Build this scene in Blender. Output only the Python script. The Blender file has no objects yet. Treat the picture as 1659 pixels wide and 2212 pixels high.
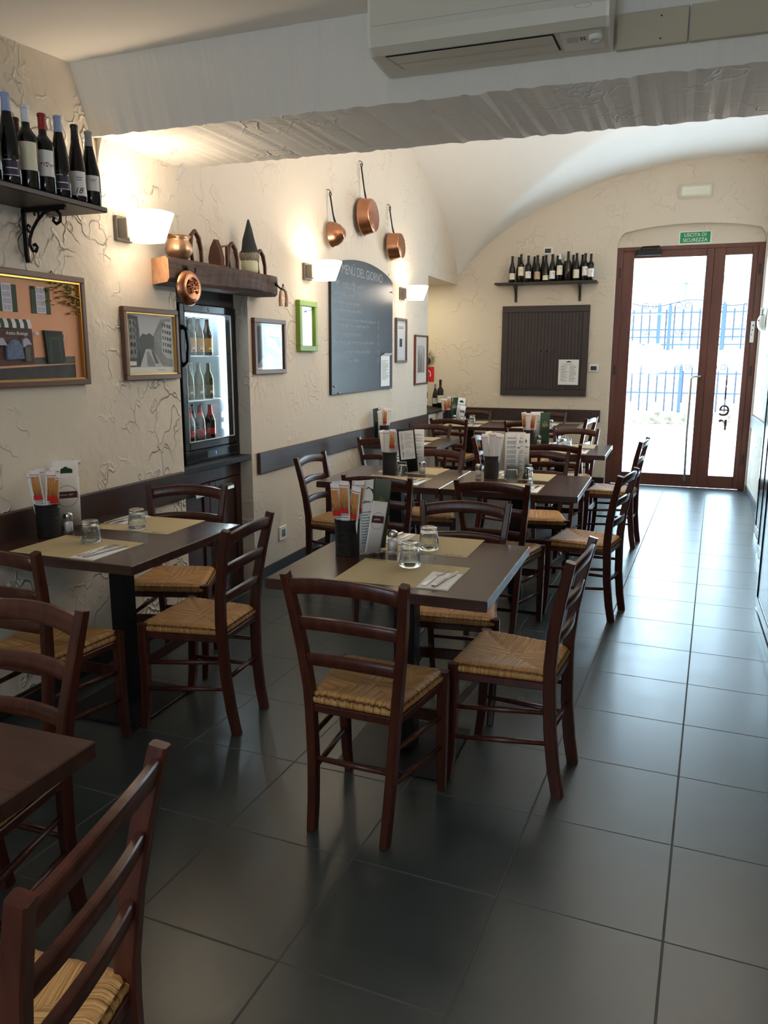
import bpy, math, random
from mathutils import Vector, Matrix, Euler
random.seed(7)
PI = math.pi
sc = bpy.context.scene
COL = sc.collection

# ------------------------------------------------------------------ camera
cam_d = bpy.data.cameras.new('camera')
cam = bpy.data.objects.new('camera', cam_d); COL.objects.link(cam)
cam_d.sensor_fit = 'HORIZONTAL'; cam_d.sensor_width = 36.0
cam_d.lens = 36.0 * 1702.6 / 1659.0
cam_d.clip_start = 0.02; cam_d.clip_end = 200
YAW, PITCH, ROLL = 0.3471, 0.1952, 0.0014
f = Vector((-math.sin(YAW)*math.cos(PITCH), math.cos(YAW)*math.cos(PITCH), -math.sin(PITCH)))
r0 = f.cross(Vector((0, 0, 1))).normalized(); u0 = r0.cross(f)
rr = r0*math.cos(ROLL) + u0*math.sin(ROLL); uu = u0*math.cos(ROLL) - r0*math.sin(ROLL)
cam.matrix_world = Matrix(((rr.x, uu.x, -f.x, -0.074), (rr.y, uu.y, -f.y, -1.957), (rr.z, uu.z, -f.z, 1.510), (0, 0, 0, 1)))
sc.camera = cam

# ------------------------------------------------------------------ world, sun, large lights, exposure
sc.view_settings.view_transform = 'Standard'; sc.view_settings.look = 'None'
sc.view_settings.gamma = 1.0; sc.view_settings.use_curve_mapping = False
sc.view_settings.exposure = 1.25
w = bpy.data.worlds.new('sky'); sc.world = w; w.use_nodes = True
bg = w.node_tree.nodes['Background']; bg.inputs[0].default_value = (0.60, 0.82, 1.0, 1); bg.inputs[1].default_value = 8.0
def light(kind, name, loc, rot, energy, color=(1, 1, 1), **kw):
    d = bpy.data.lights.new(name, kind); d.energy = energy; d.color = color
    for k, v in kw.items():
        if hasattr(d, k): setattr(d, k, v)
        elif hasattr(d.cycles, k): setattr(d.cycles, k, v)
    o = bpy.data.objects.new(name, d); COL.objects.link(o); o.location = loc; o.rotation_euler = rot
    return o
light('SUN', 'sun', (3, 12, 8), tuple(Vector((-0.45, 0.06, -0.9)).to_track_quat('-Z', 'Y').to_euler()), 4.0, (1.0, 0.96, 0.88), angle=0.01)
# daylight through the glass door and through an added, unseen rear window: sky portals
light('AREA', 'door_portal', (0, 7.98, 1.4), (math.radians(-90), 0, 0), 1, shape='RECTANGLE', size=1.3, size_y=2.5, is_portal=True)
light('AREA', 'added_window_portal', (-0.9, -5.02, 1.45), (math.radians(90), 0, 0), 1, shape='RECTANGLE', size=1.1, size_y=0.9, is_portal=True)
# added fill lights with no known lamps behind them
light('AREA', 'added_overhead_fill', (-1.0, -2.6, 2.50), (0, 0, 0), 9, (1.0, 0.95, 0.88), shape='RECTANGLE', size=1.2, size_y=0.5)  # added overhead fill for the front part, out of view
light('AREA', 'added_low_upfill', (-0.6, -2.9, 1.05), (math.radians(180), 0, 0), 9, (0.86, 0.94, 1.0), shape='RECTANGLE', size=1.4, size_y=0.5)  # added cool fill facing up, lifts the front ceiling
light('AREA', 'added_vault_uplight', (0.62, 3.6, 2.45), (0, math.radians(150), 0), 32, (1.0, 0.93, 0.85), shape='RECTANGLE', size=0.3, size_y=2.4)  # added uplight along the right side, brightens the vault
sc.cycles.use_denoising = True
sc.cycles.sample_clamp_indirect = 8.0
sc.cycles.max_bounces = 10; sc.cycles.diffuse_bounces = 5; sc.cycles.transmission_bounces = 10; sc.cycles.transparent_max_bounces = 12
sc.cycles.caustics_refractive = False; sc.cycles.caustics_reflective = False
LAMP_W = 2.6

# ------------------------------------------------------------------ materials
def lin(c):
    return tuple(((v/255.0)/12.92 if v/255.0 <= 0.04045 else ((v/255.0+0.055)/1.055)**2.4) for v in c)
MATS = {}
def mat(name, rgb, rough=0.6, metal=0.0, spec=0.5, emit=None, estr=0, bump=None, var=None, coat=0, trans=0, ior=1.45, alpha=1.0):
    """rgb sRGB 0..255; bump=(scale,strength,distance[,stretch]); var=(scale, rgb2[, stretch])"""
    m = bpy.data.materials.new(name); m.use_nodes = True
    nt = m.node_tree; b = nt.nodes['Principled BSDF']
    c = lin(rgb); b.inputs['Base Color'].default_value = (*c, 1)
    b.inputs['Roughness'].default_value = rough; b.inputs['Metallic'].default_value = metal
    b.inputs['Specular IOR Level'].default_value = spec
    b.inputs['IOR'].default_value = ior
    if coat: b.inputs['Coat Weight'].default_value = coat; b.inputs['Coat Roughness'].default_value = 0.15
    if trans: b.inputs['Transmission Weight'].default_value = trans
    if alpha < 1: b.inputs['Alpha'].default_value = alpha
    if emit is not None:
        b.inputs['Emission Color'].default_value = (*lin(emit), 1); b.inputs['Emission Strength'].default_value = estr
    tc = nt.nodes.new('ShaderNodeTexCoord')
    def noise(scale, stretch, detail=4):
        mp = nt.nodes.new('ShaderNodeMapping'); mp.inputs['Scale'].default_value = stretch
        nt.links.new(tc.outputs['Object'], mp.inputs[0])
        n = nt.nodes.new('ShaderNodeTexNoise'); n.inputs['Scale'].default_value = scale; n.inputs['Detail'].default_value = detail
        nt.links.new(mp.outputs[0], n.inputs['Vector']); return n
    if var:
        st = var[2] if len(var) > 2 else (1, 1, 1)
        n = noise(var[0], st); mx = nt.nodes.new('ShaderNodeMix'); mx.data_type = 'RGBA'
        rp = nt.nodes.new('ShaderNodeMapRange'); rp.inputs[1].default_value = 0.35; rp.inputs[2].default_value = 0.65
        nt.links.new(n.outputs[0], rp.inputs[0]); nt.links.new(rp.outputs[0], mx.inputs[0])
        mx.inputs[6].default_value = (*c, 1); mx.inputs[7].default_value = (*lin(var[1]), 1)
        nt.links.new(mx.outputs[2], b.inputs['Base Color'])
    if bump:
        st = bump[3] if len(bump) > 3 else (1, 1, 1)
        n = noise(bump[0], st); bp = nt.nodes.new('ShaderNodeBump')
        bp.inputs['Strength'].default_value = bump[1]; bp.inputs['Distance'].default_value = bump[2]
        nt.links.new(n.outputs[0], bp.inputs['Height']); nt.links.new(bp.outputs[0], b.inputs['Normal'])
    MATS[name] = m
    return m

def plaster(name, rgb, ridge, fine, scale=5.0):
    """troweled plaster: smeared ridges that come and go plus fine grain"""
    m = mat(name, rgb, rough=0.85, spec=0.25)
    nt = m.node_tree; b = nt.nodes['Principled BSDF']; N = nt.nodes.new; L = nt.links.new
    tc = nt.nodes['Texture Coordinate'] if 'Texture Coordinate' in nt.nodes else N('ShaderNodeTexCoord')
    n1 = N('ShaderNodeTexNoise'); n1.inputs['Scale'].default_value = scale*0.9; n1.inputs['Detail'].default_value = 3
    L(tc.outputs['Object'], n1.inputs['Vector'])
    vm = N('ShaderNodeVectorMath'); vm.operation = 'MULTIPLY_ADD'; vm.inputs[1].default_value = (0.8, 0.8, 0.8)
    L(n1.outputs['Color'], vm.inputs[0]); L(tc.outputs['Object'], vm.inputs[2])
    v = N('ShaderNodeTexVoronoi'); v.feature = 'DISTANCE_TO_EDGE'; v.inputs['Scale'].default_value = scale
    L(vm.outputs[0], v.inputs['Vector'])
    mr = N('ShaderNodeMapRange'); mr.inputs[1].default_value = 0.0; mr.inputs[2].default_value = 0.07; mr.inputs[3].default_value = 1; mr.inputs[4].default_value = 0
    L(v.outputs['Distance'], mr.inputs[0])
    n2 = N('ShaderNodeTexNoise'); n2.inputs['Scale'].default_value = scale*0.7; n2.inputs['Detail'].default_value = 2
    L(tc.outputs['Object'], n2.inputs['Vector'])
    mk = N('ShaderNodeMapRange'); mk.inputs[1].default_value = 0.46; mk.inputs[2].default_value = 0.60
    L(n2.outputs[0], mk.inputs[0])
    mu = N('ShaderNodeMath'); mu.operation = 'MULTIPLY'; L(mr.outputs[0], mu.inputs[0]); L(mk.outputs[0], mu.inputs[1])
    n3 = N('ShaderNodeTexNoise'); n3.inputs['Scale'].default_value = 9; n3.inputs['Detail'].default_value = 6
    L(tc.outputs['Object'], n3.inputs['Vector'])
    m2 = N('ShaderNodeMath'); m2.operation = 'MULTIPLY_ADD'; m2.inputs[1].default_value = ridge; 
    L(mu.outputs[0], m2.inputs[0])
    m3 = N('ShaderNodeMath'); m3.operation = 'MULTIPLY'; m3.inputs[1].default_value = fine; L(n3.outputs[0], m3.inputs[0]); L(m3.outputs[0], m2.inputs[2])
    bp = N('ShaderNodeBump'); bp.inputs['Strength'].default_value = 1.0; bp.inputs['Distance'].default_value = 0.01
    L(m2.outputs[0], bp.inputs['Height']); L(bp.outputs[0], b.inputs['Normal'])
    return m
plaster('plaster_rough', (220, 210, 195), 1.0, 0.8, 4.6)
plaster('plaster_soft', (218, 206, 190), 0.40, 0.35, 4.2)
plaster('plaster_beam', (230, 226, 220), 0.6, 0.5, 4)
plaster('plaster_ceiling', (236, 232, 226), 0.0, 0.25, 5)
mat('plaster_smooth', (198, 188, 168), 0.8, bump=(3, 0.2, 0.01))

def floor_mat():
    m = mat('slate_tile', (62, 66, 66), 0.36, spec=0.9)
    nt = m.node_tree; b = nt.nodes['Principled BSDF']; N = nt.nodes.new; L = nt.links.new
    tc = N('ShaderNodeTexCoord'); mp = N('ShaderNodeMapping'); mp.inputs['Rotation'].default_value = (0, 0, 0.047)
    L(tc.outputs['Object'], mp.inputs[0])
    sp = N('ShaderNodeSeparateXYZ'); L(mp.outputs[0], sp.inputs[0])
    ds = []; cells = []
    for ax in (0, 1):
        a = N('ShaderNodeMath'); a.operation = 'DIVIDE'; a.inputs[1].default_value = 0.45; L(sp.outputs[ax], a.inputs[0])
        fl = N('ShaderNodeMath'); fl.operation = 'FLOOR'; L(a.outputs[0], fl.inputs[0]); cells.append(fl)
        s = N('ShaderNodeMath'); s.operation = 'ADD'; s.inputs[1].default_value = 0.5; L(a.outputs[0], s.inputs[0])
        fr = N('ShaderNodeMath'); fr.operation = 'FRACT'; L(s.outputs[0], fr.inputs[0])
        c = N('ShaderNodeMath'); c.operation = 'SUBTRACT'; c.inputs[1].default_value = 0.5; L(fr.outputs[0], c.inputs[0])
        ab = N('ShaderNodeMath'); ab.operation = 'ABSOLUTE'; L(c.outputs[0], ab.inputs[0]); ds.append(ab)
    mn = N('ShaderNodeMath'); mn.operation = 'MINIMUM'; L(ds[0].outputs[0], mn.inputs[0]); L(ds[1].outputs[0], mn.inputs[1])
    g = N('ShaderNodeMapRange'); g.inputs[1].default_value = 0.0045; g.inputs[2].default_value = 0.0075; L(mn.outputs[0], g.inputs[0])
    cb = N('ShaderNodeCombineXYZ'); L(cells[0].outputs[0], cb.inputs[0]); L(cells[1].outputs[0], cb.inputs[1])
    wn = N('ShaderNodeTexWhiteNoise'); L(cb.outputs[0], wn.inputs['Vector'])
    n = N('ShaderNodeTexNoise'); n.inputs['Scale'].default_value = 6; n.inputs['Detail'].default_value = 8; L(tc.outputs['Object'], n.inputs['Vector'])
    av = N('ShaderNodeMath'); av.operation = 'MULTIPLY_ADD'; av.inputs[1].default_value = 0.35; L(wn.outputs['Value'], av.inputs[0]); L(n.outputs[0], av.inputs[2])
    rp = N('ShaderNodeMapRange'); rp.inputs[1].default_value = 0.35; rp.inputs[2].default_value = 1.0; L(av.outputs[0], rp.inputs[0])
    mx = N('ShaderNodeMix'); mx.data_type = 'RGBA'; mx.inputs[6].default_value = (*lin((44, 51, 52)), 1); mx.inputs[7].default_value = (*lin((54, 62, 62)), 1)
    L(rp.outputs[0], mx.inputs[0])
    mg = N('ShaderNodeMix'); mg.data_type = 'RGBA'; mg.inputs[6].default_value = (*lin((70, 70, 66)), 1)
    L(g.outputs[0], mg.inputs[0]); L(mx.outputs[2], mg.inputs[7]); L(mg.outputs[2], b.inputs['Base Color'])
    ro = N('ShaderNodeMapRange'); ro.inputs[3].default_value = 0.75; ro.inputs[4].default_value = 0.27; L(g.outputs[0], ro.inputs[0]); 
    ra = N('ShaderNodeMath'); ra.operation = 'MULTIPLY_ADD'; ra.inputs[1].default_value = 0.10; L(n.outputs[0], ra.inputs[0]); L(ro.outputs[0], ra.inputs[2]); L(ra.outputs[0], b.inputs['Roughness'])
    hm = N('ShaderNodeMath'); hm.operation = 'MULTIPLY_ADD'; hm.inputs[1].default_value = 0.12; L(n.outputs[0], hm.inputs[0]); L(g.outputs[0], hm.inputs[2])
    bp = N('ShaderNodeBump'); bp.inputs['Strength'].default_value = 0.6; bp.inputs['Distance'].default_value = 0.002; L(hm.outputs[0], bp.inputs['Height']); L(bp.outputs[0], b.inputs['Normal'])
floor_mat()
def rush_mat():
    m = mat('rush', (186, 136, 80), 0.55, spec=0.4)
    nt = m.node_tree; b = nt.nodes['Principled BSDF']; N = nt.nodes.new; L = nt.links.new
    uv = N('ShaderNodeUVMap'); uv.uv_map = 'strand'
    mp = N('ShaderNodeMapping'); mp.inputs['Scale'].default_value = (330, 4, 1); L(uv.outputs[0], mp.inputs[0])
    n = N('ShaderNodeTexNoise'); n.inputs['Scale'].default_value = 1.0; n.inputs['Detail'].default_value = 3; L(mp.outputs[0], n.inputs['Vector'])
    mp2 = N('ShaderNodeMapping'); mp2.inputs['Scale'].default_value = (70, 5, 1); L(uv.outputs[0], mp2.inputs[0])
    n2 = N('ShaderNodeTexNoise'); n2.inputs['Scale'].default_value = 1.0; n2.inputs['Detail'].default_value = 3; L(mp2.outputs[0], n2.inputs['Vector'])
    ad = N('ShaderNodeMath'); ad.operation = 'MULTIPLY_ADD'; ad.inputs[1].default_value = 0.32; L(n2.outputs[0], ad.inputs[0]); L(n.outputs[0], ad.inputs[2])
    cr = N('ShaderNodeValToRGB'); e = cr.color_ramp.elements
    e[0].position = 0.42; e[0].color = (*lin((120, 76, 40)), 1); e[1].position = 0.86; e[1].color = (*lin((224, 184, 126)), 1)
    k = e.new(0.60); k.color = (*lin((184, 132, 78)), 1)
    L(ad.outputs[0], cr.inputs[0]); L(cr.outputs[0], b.inputs['Base Color'])
    bp = N('ShaderNodeBump'); bp.inputs['Strength'].default_value = 1.0; bp.inputs['Distance'].default_value = 0.004; L(n.outputs[0], bp.inputs['Height']); L(bp.outputs[0], b.inputs['Normal'])
rush_mat()
WOODST = (1, 1, 0.08)
mat('chair_wood', (78, 38, 27), 0.30, spec=0.5, var=(40, (58, 28, 21), (1, 1, 0.1)), bump=(90, 0.12, 0.002, (1, 1, 0.1)))
mat('table_wood', (70, 48, 41), 0.22, spec=0.5, var=(30, (60, 40, 34), (0.08, 1, 1)), bump=(70, 0.2, 0.002, (0.06, 1, 1)))
mat('rail_wood', (66, 48, 43), 0.42, var=(25, (54, 39, 35), (1, 0.08, 1)), bump=(60, 0.15, 0.002, (1, 0.06, 1)))
mat('panel_wood', (58, 48, 46), 0.45, bump=(60, 0.15, 0.002, (1, 1, 0.06)))
mat('cabinet_wood', (62, 38, 31), 0.42, var=(20, (50, 30, 25), (1, 1, 0.1)))
mat('door_wood', (104, 60, 48), 0.42, var=(20, (92, 52, 42), (1, 1, 0.08)))
mat('old_timber', (92, 66, 54), 0.68, var=(14, (52, 34, 27), (1, 0.12, 1)), bump=(22, 0.9, 0.015, (1, 0.1, 1)))
mat('cut_timber', (206, 160, 122), 0.7, var=(18, (176, 126, 90)), bump=(30, 0.3, 0.004))
mat('black_metal', (26, 26, 27), 0.45, metal=0.3)
mat('wrought_iron', (28, 26, 26), 0.5, metal=0.6, bump=(60, 0.5, 0.003))
mat('black_plastic', (20, 20, 22), 0.22)
mat('black_matte', (24, 24, 26), 0.6)
mat('dark_niche', (62, 60, 60), 0.8)
mat('rattan', (34, 32, 33), 0.55)
def rattan_bump():
    m = MATS['rattan']; nt = m.node_tree; b = nt.nodes['Principled BSDF']; N = nt.nodes.new; L = nt.links.new
    tc = N('ShaderNodeTexCoord'); wv = N('ShaderNodeTexWave'); wv.bands_direction = 'Z'; wv.inputs['Scale'].default_value = 60; wv.inputs['Distortion'].default_value = 1.2
    L(tc.outputs['Object'], wv.inputs['Vector']); bp = N('ShaderNodeBump'); bp.inputs['Distance'].default_value = 0.003
    L(wv.outputs[0], bp.inputs['Height']); L(bp.outputs[0], b.inputs['Normal'])
rattan_bump()
mat('steel', (200, 200, 200), 0.22, metal=1.0)
mat('brushed_steel', (170, 166, 158), 0.35, metal=1.0)
mat('chrome_edge', (190, 195, 192), 0.25, metal=1.0)
mat('copper', (190, 132, 100), 0.28, metal=1.0, bump=(45, 0.25, 0.004))
mat('copper_pale', (214, 150, 130), 0.20, metal=1.0, bump=(30, 0.5, 0.006))
mat('brass', (196, 160, 128), 0.42, metal=1.0, bump=(60, 0.3, 0.003))
mat('rust', (92, 58, 44), 0.6, metal=0.3)
mat('paper_mat', (190, 174, 136), 0.8, var=(120, (180, 163, 124)))
mat('white_paper', (232, 232, 232), 0.7)
mat('napkin', (236, 236, 238), 0.85)
mat('grey_text', (120, 122, 128), 0.8)
mat('dark_text', (50, 46, 46), 0.8)
mat('green_card', (32, 66, 52), 0.5)
mat('plum_print', (88, 46, 62), 0.6)
mat('red_print', (206, 40, 32), 0.5)
mat('breadstick', (212, 150, 88), 0.65, var=(60, (190, 122, 62)))
mat('cream_plastic', (216, 212, 198), 0.42)
mat('white_plastic', (232, 230, 224), 0.4)
mat('pale_grey_plastic', (196, 198, 200), 0.4)
mat('lcd', (40, 46, 46), 0.3)
mat('wine_glass_dark', (16, 20, 18), 0.06, spec=0.6)
mat('wine_glass_plum', (34, 16, 20), 0.08, spec=0.6)
mat('amber_glass', (40, 28, 14), 0.08, spec=0.6)
mat('green_glass', (60, 70, 30), 0.08, spec=0.6)
for n, c in dict(cap_white=(220, 222, 226), cap_blue=(150, 165, 205), cap_red=(150, 30, 26), cap_black=(24, 22, 24), cap_grey=(150, 148, 150), cap_dark_red=(70, 22, 24),
                 label_cream=(228, 220, 196), label_white=(230, 228, 228), label_violet=(66, 54, 78), label_orange=(214, 160, 60), label_red=(190, 40, 50), label_tan=(190, 160, 128), label_olive=(120, 120, 72)).items():
    mat(n, c, 0.45)
mat('salt', (238, 238, 240), 0.8)
mat('frame_brown', (104, 72, 54), 0.4)
mat('frame_brown_red', (112, 62, 44), 0.4)
mat('frame_grey', (108, 94, 90), 0.45)
mat('gold', (214, 170, 92), 0.28, metal=1.0)
mat('frame_green', (128, 156, 46), 0.4)
mat('passepartout', (222, 220, 214), 0.8)
mat('chalkboard', (56, 60, 66), 0.34, var=(3, (66, 68, 74)))
mat('chalk', (170, 172, 176), 0.9)
mat('exit_green', (0, 142, 84), 0.45)
mat('exit_white', (240, 240, 240), 0.5)
mat('pic_peach', (226, 164, 124), 0.6); mat('pic_sky', (222, 176, 124), 0.6); mat('pic_green', (38, 58, 36), 0.6); mat('pic_blue', (104, 126, 156), 0.6, var=(60, (84, 96, 124)))
mat('pic_brown', (96, 58, 50), 0.6, var=(80, (74, 46, 42))); mat('pic_grey', (90, 90, 84), 0.6); mat('pic_road', (66, 64, 62), 0.6, var=(25, (54, 52, 50))); mat('pic_white', (222, 222, 224), 0.6); mat('pic_dark', (34, 36, 34), 0.6)
mat('pic_lilac', (176, 172, 190), 0.6); mat('pic_leaf', (150, 128, 58), 0.6); mat('pic_mid', (128, 128, 128), 0.6, var=(70, (92, 92, 92))); mat('pic_light', (178, 178, 180), 0.6)
mat('pic_lime', (170, 170, 40), 0.6)
mat('fridge_white', (190, 202, 206), 0.5)
mat('led', (255, 255, 255), 0.5, emit=(205, 235, 255), estr=3.0)
mat('blue_digit', (20, 30, 90), 0.5, emit=(60, 110, 255), estr=3.0)
mat('shade_glass', (255, 250, 240), 0.4, emit=(255, 238, 214), estr=3.2)
mat('lamp_grey', (112, 104, 94), 0.4)
mat('felt_dark', (52, 54, 56), 0.9, bump=(200, 0.4, 0.002)); mat('fur', (138, 122, 108), 0.95, bump=(160, 1.0, 0.008, (1, 1, 0.1)), var=(90, (176, 164, 150), (1, 1, 0.1))); mat('cream_felt', (212, 208, 176), 0.8)
mat('stone_wall', (120, 110, 94), 0.9, var=(6, (70, 60, 48)), bump=(8, 0.6, 0.03))
mat('white_wall', (238, 236, 230), 0.9)
mat('eave_grey', (82, 82, 84), 0.8)
mat('terrace', (236, 238, 240), 0.8, var=(3, (226, 228, 230)))
mat('blue_iron', (22, 44, 92), 0.5)
mat('dark_iron', (20, 26, 40), 0.5)
mat('fridge_black', (18, 19, 21), 0.16)
mat('plant_dry', (120, 116, 98), 0.9)
mat('red_sign', (206, 30, 44), 0.5)
mat('mask_white', (236, 236, 232), 0.35)
mat('ribbon_black', (26, 26, 28), 0.6)
def glass_mat(name, tint=(1, 1, 1), rough=0.0, ior=1.45):
    m = bpy.data.materials.new(name); m.use_nodes = True; nt = m.node_tree; nt.nodes.clear()
    o = nt.nodes.new('ShaderNodeOutputMaterial'); g = nt.nodes.new('ShaderNodeBsdfGlass'); g.inputs['Color'].default_value = (*tint, 1); g.inputs['Roughness'].default_value = rough; g.inputs['IOR'].default_value = ior
    t = nt.nodes.new('ShaderNodeBsdfTransparent'); t.inputs[0].default_value = (1, 1, 1, 1)
    mx = nt.nodes.new('ShaderNodeMixShader'); mx.inputs[0].default_value = 0.12
    nt.links.new(g.outputs[0], mx.inputs[1]); nt.links.new(t.outputs[0], mx.inputs[2]); nt.links.new(mx.outputs[0], o.inputs[0]); MATS[name] = m
glass_mat('tumbler_glass', (0.97, 0.99, 0.99))
def pane_mat(name, tint, refl=1.0):
    m = bpy.data.materials.new(name); m.use_nodes = True; nt = m.node_tree; nt.nodes.clear()
    o = nt.nodes.new('ShaderNodeOutputMaterial'); t = nt.nodes.new('ShaderNodeBsdfTransparent'); t.inputs[0].default_value = (*tint, 1)
    g = nt.nodes.new('ShaderNodeBsdfGlossy'); g.inputs['Roughness'].default_value = 0.02; lw = nt.nodes.new('ShaderNodeLayerWeight'); fz = nt.nodes.new('ShaderNodeMath'); fz.operation = 'POWER'; fz.inputs[1].default_value = 4.0; nt.links.new(lw.outputs['Facing'], fz.inputs[0])
    mu = nt.nodes.new('ShaderNodeMath'); mu.operation = 'MULTIPLY_ADD'; mu.inputs[1].default_value = refl*0.8; mu.inputs[2].default_value = 0.04*refl
    mx = nt.nodes.new('ShaderNodeMixShader'); nt.links.new(fz.outputs[0], mu.inputs[0]); nt.links.new(mu.outputs[0], mx.inputs[0])
    nt.links.new(t.outputs[0], mx.inputs[1]); nt.links.new(g.outputs[0], mx.inputs[2]); nt.links.new(mx.outputs[0], o.inputs[0]); MATS[name] = m
pane_mat('door_glass', (0.95, 0.97, 0.97)); pane_mat('clear_plastic', (0.97, 0.97, 0.97), 1.0); pane_mat('picture_glass', (1, 1, 1), 0.6); pane_mat('fridge_glass', (0.96, 0.98, 0.98), 0.8)

# ------------------------------------------------------------------ mesh helper
class MB:
    def __init__(s): s.v = []; s.f = []; s.m = []; s.sm = []; s.mats = []; s.uv = {}
    def mi(s, m):
        if m not in s.mats: s.mats.append(m)
        return s.mats.index(m)
    def face(s, idx, m, smooth=False): s.f.append(tuple(idx)); s.m.append(s.mi(m)); s.sm.append(smooth)
    def add(s, pts, faces, m, smooth=False):
        b = len(s.v); s.v += [tuple(p) for p in pts]
        for fc in faces: s.face([b+i for i in fc], m, smooth)
        return s
    def box(s, x0, x1, y0, y1, z0, z1, m, bev=0.0):
        if bev <= 0:
            p = [(x, y, z) for z in (z0, z1) for y in (y0, y1) for x in (x0, x1)]
            return s.add(p, [(0, 2, 3, 1), (4, 5, 7, 6), (0, 1, 5, 4), (2, 6, 7, 3), (0, 4, 6, 2), (1, 3, 7, 5)], m)
        b = min(bev, (x1-x0)/2.01, (y1-y0)/2.01, (z1-z0)/2.01)
        def ring(z, i):
            return [(x0+i, y0+b, z), (x0+b, y0+i, z), (x1-b, y0+i, z), (x1-i, y0+b, z), (x1-i, y1-b, z), (x1-b, y1-i, z), (x0+b, y1-i, z), (x0+i, y1-b, z)]
        inn = lambda z: [(x0+b, y0+b, z), (x0+b, y0+b, z), (x1-b, y0+b, z), (x1-b, y0+b, z), (x1-b, y1-b, z), (x1-b, y1-b, z), (x0+b, y1-b, z), (x0+b, y1-b, z)]
        def capq(z): return [(x0+b, y0+b, z), (x1-b, y0+b, z), (x1-b, y1-b, z), (x0+b, y1-b, z)]
        base = len(s.v); A = ring(z0+b, 0); B = ring(z1-b, 0); s.v += A+B+capq(z0)+capq(z1)
        F = lambda *i: s.face([base+k for k in i], m)
        for k in range(8): F(k, (k+1) % 8, 8+(k+1) % 8, 8+k)
        # bottom: cap verts 16..19, top 20..23
        F(19, 18, 17, 16); F(20, 21, 22, 23)
        cm = [0, 0, 1, 1, 2, 2, 3, 3]
        for k in range(8):
            k2 = (k+1) % 8
            if cm[k] == cm[k2]: F(16+cm[k], k2, k); F(8+k, 8+k2, 20+cm[k])
            else: F(16+cm[k], 16+cm[k2], k2, k); F(8+k, 8+k2, 20+cm[k2], 20+cm[k])
        return s
    def sweep(s, path, secs, m, smooth=False, cap=True, up=None):
        """path points; secs: list (w,d) half sizes or float radius"""
        n = len(path); P = [Vector(p) for p in path]
        if not isinstance(secs, list): secs = [secs]*n
        rings = []
        T0 = None; prevn = None
        for i in range(n):
            t = (P[min(i+1, n-1)] - P[max(i-1, 0)]).normalized()
            if up is not None: nn = Vector(up); nn = (nn - t*nn.dot(t)).normalized()
            else:
                if prevn is None:
                    a = Vector((0, 0, 1)) if abs(t.z) < 0.9 else Vector((1, 0, 0)); nn = (a - t*a.dot(t)).normalized()
                else: nn = (prevn - t*prevn.dot(t)).normalized()
            prevn = nn; bn = t.cross(nn)
            sec = secs[i]
            if isinstance(sec, tuple):
                w, d = sec; c = min(w, d)*0.3
                pts = [(w, d-c), (w-c, d), (-w+c, d), (-w, d-c), (-w, -d+c), (-w+c, -d), (w-c, -d), (w, -d+c)]
            else: pts = [(sec*math.cos(k*PI/5), sec*math.sin(k*PI/5)) for k in range(10)]
            rings.append([P[i] + nn*a + bn*b for a, b in pts])
        b0 = len(s.v); k = len(rings[0])
        for rg in rings: s.v += [tuple(p) for p in rg]
        for i in range(n-1):
            for j in range(k): s.face((b0+i*k+j, b0+i*k+(j+1) % k, b0+(i+1)*k+(j+1) % k, b0+(i+1)*k+j), m, smooth)
        if cap: s.face([b0+j for j in range(k)][::-1], m); s.face([b0+(n-1)*k+j for j in range(k)], m)
        return s
    def lathe(s, prof, m, n=20, c=(0, 0, 0), smooth=True, a0=0, a1=2*PI, axis='z', fac=None, mat_rows=None):
        b0 = len(s.v); full = abs(a1-a0-2*PI) < 1e-6; cols = n if full else n+1
        for (r, z) in prof:
            for j in range(cols):
                a = a0 + (a1-a0)*j/n; q = r*(fac(a, z) if fac else 1)
                if axis == 'z': p = (c[0]+q*math.cos(a), c[1]+q*math.sin(a), c[2]+z)
                elif axis == 'x': p = (c[0]+z, c[1]+q*math.cos(a), c[2]+q*math.sin(a))
                else: p = (c[0]+q*math.cos(a), c[1]+z, c[2]+q*math.sin(a))
                s.v.append(p)
        for i in range(len(prof)-1):
            for j in range(n):
                j2 = (j+1) % cols if full else j+1
                s.face((b0+i*cols+j, b0+i*cols+j2, b0+(i+1)*cols+j2, b0+(i+1)*cols+j), mat_rows[i] if mat_rows else m, smooth)
        return s
    def poly(s, pts, z0, z1, m, f=None):
        """extruded polygon in local XY between z0..z1; f maps (x,y,z)"""
        n = len(pts); f = f or (lambda x, y, z: (x, y, z)); b = len(s.v)
        s.v += [f(x, y, z0) for x, y in pts] + [f(x, y, z1) for x, y in pts]
        s.face([b+i for i in range(n)][::-1], m); s.face([b+n+i for i in range(n)], m)
        for i in range(n): s.face((b+i, b+(i+1) % n, b+n+(i+1) % n, b+n+i), m)
        return s
    def build(s, name, parent=None, loc=(0, 0, 0), rot=(0, 0, 0), fix=True):
        me = bpy.data.meshes.new(name); me.from_pydata(s.v, [], s.f); me.update()
        for mm in s.mats: me.materials.append(MATS[mm])
        me.polygons.foreach_set('material_index', s.m); me.polygons.foreach_set('use_smooth', s.sm)
        if fix:
            import bmesh
            bm = bmesh.new(); bm.from_mesh(me); bmesh.ops.remove_doubles(bm, verts=bm.verts, dist=1e-5) if not s.uv else None
            bmesh.ops.recalc_face_normals(bm, faces=bm.faces); bm.to_mesh(me); bm.free()
        o = bpy.data.objects.new(name, me); COL.objects.link(o); o.parent = parent; o.location = loc; o.rotation_euler = rot
        return o

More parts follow.
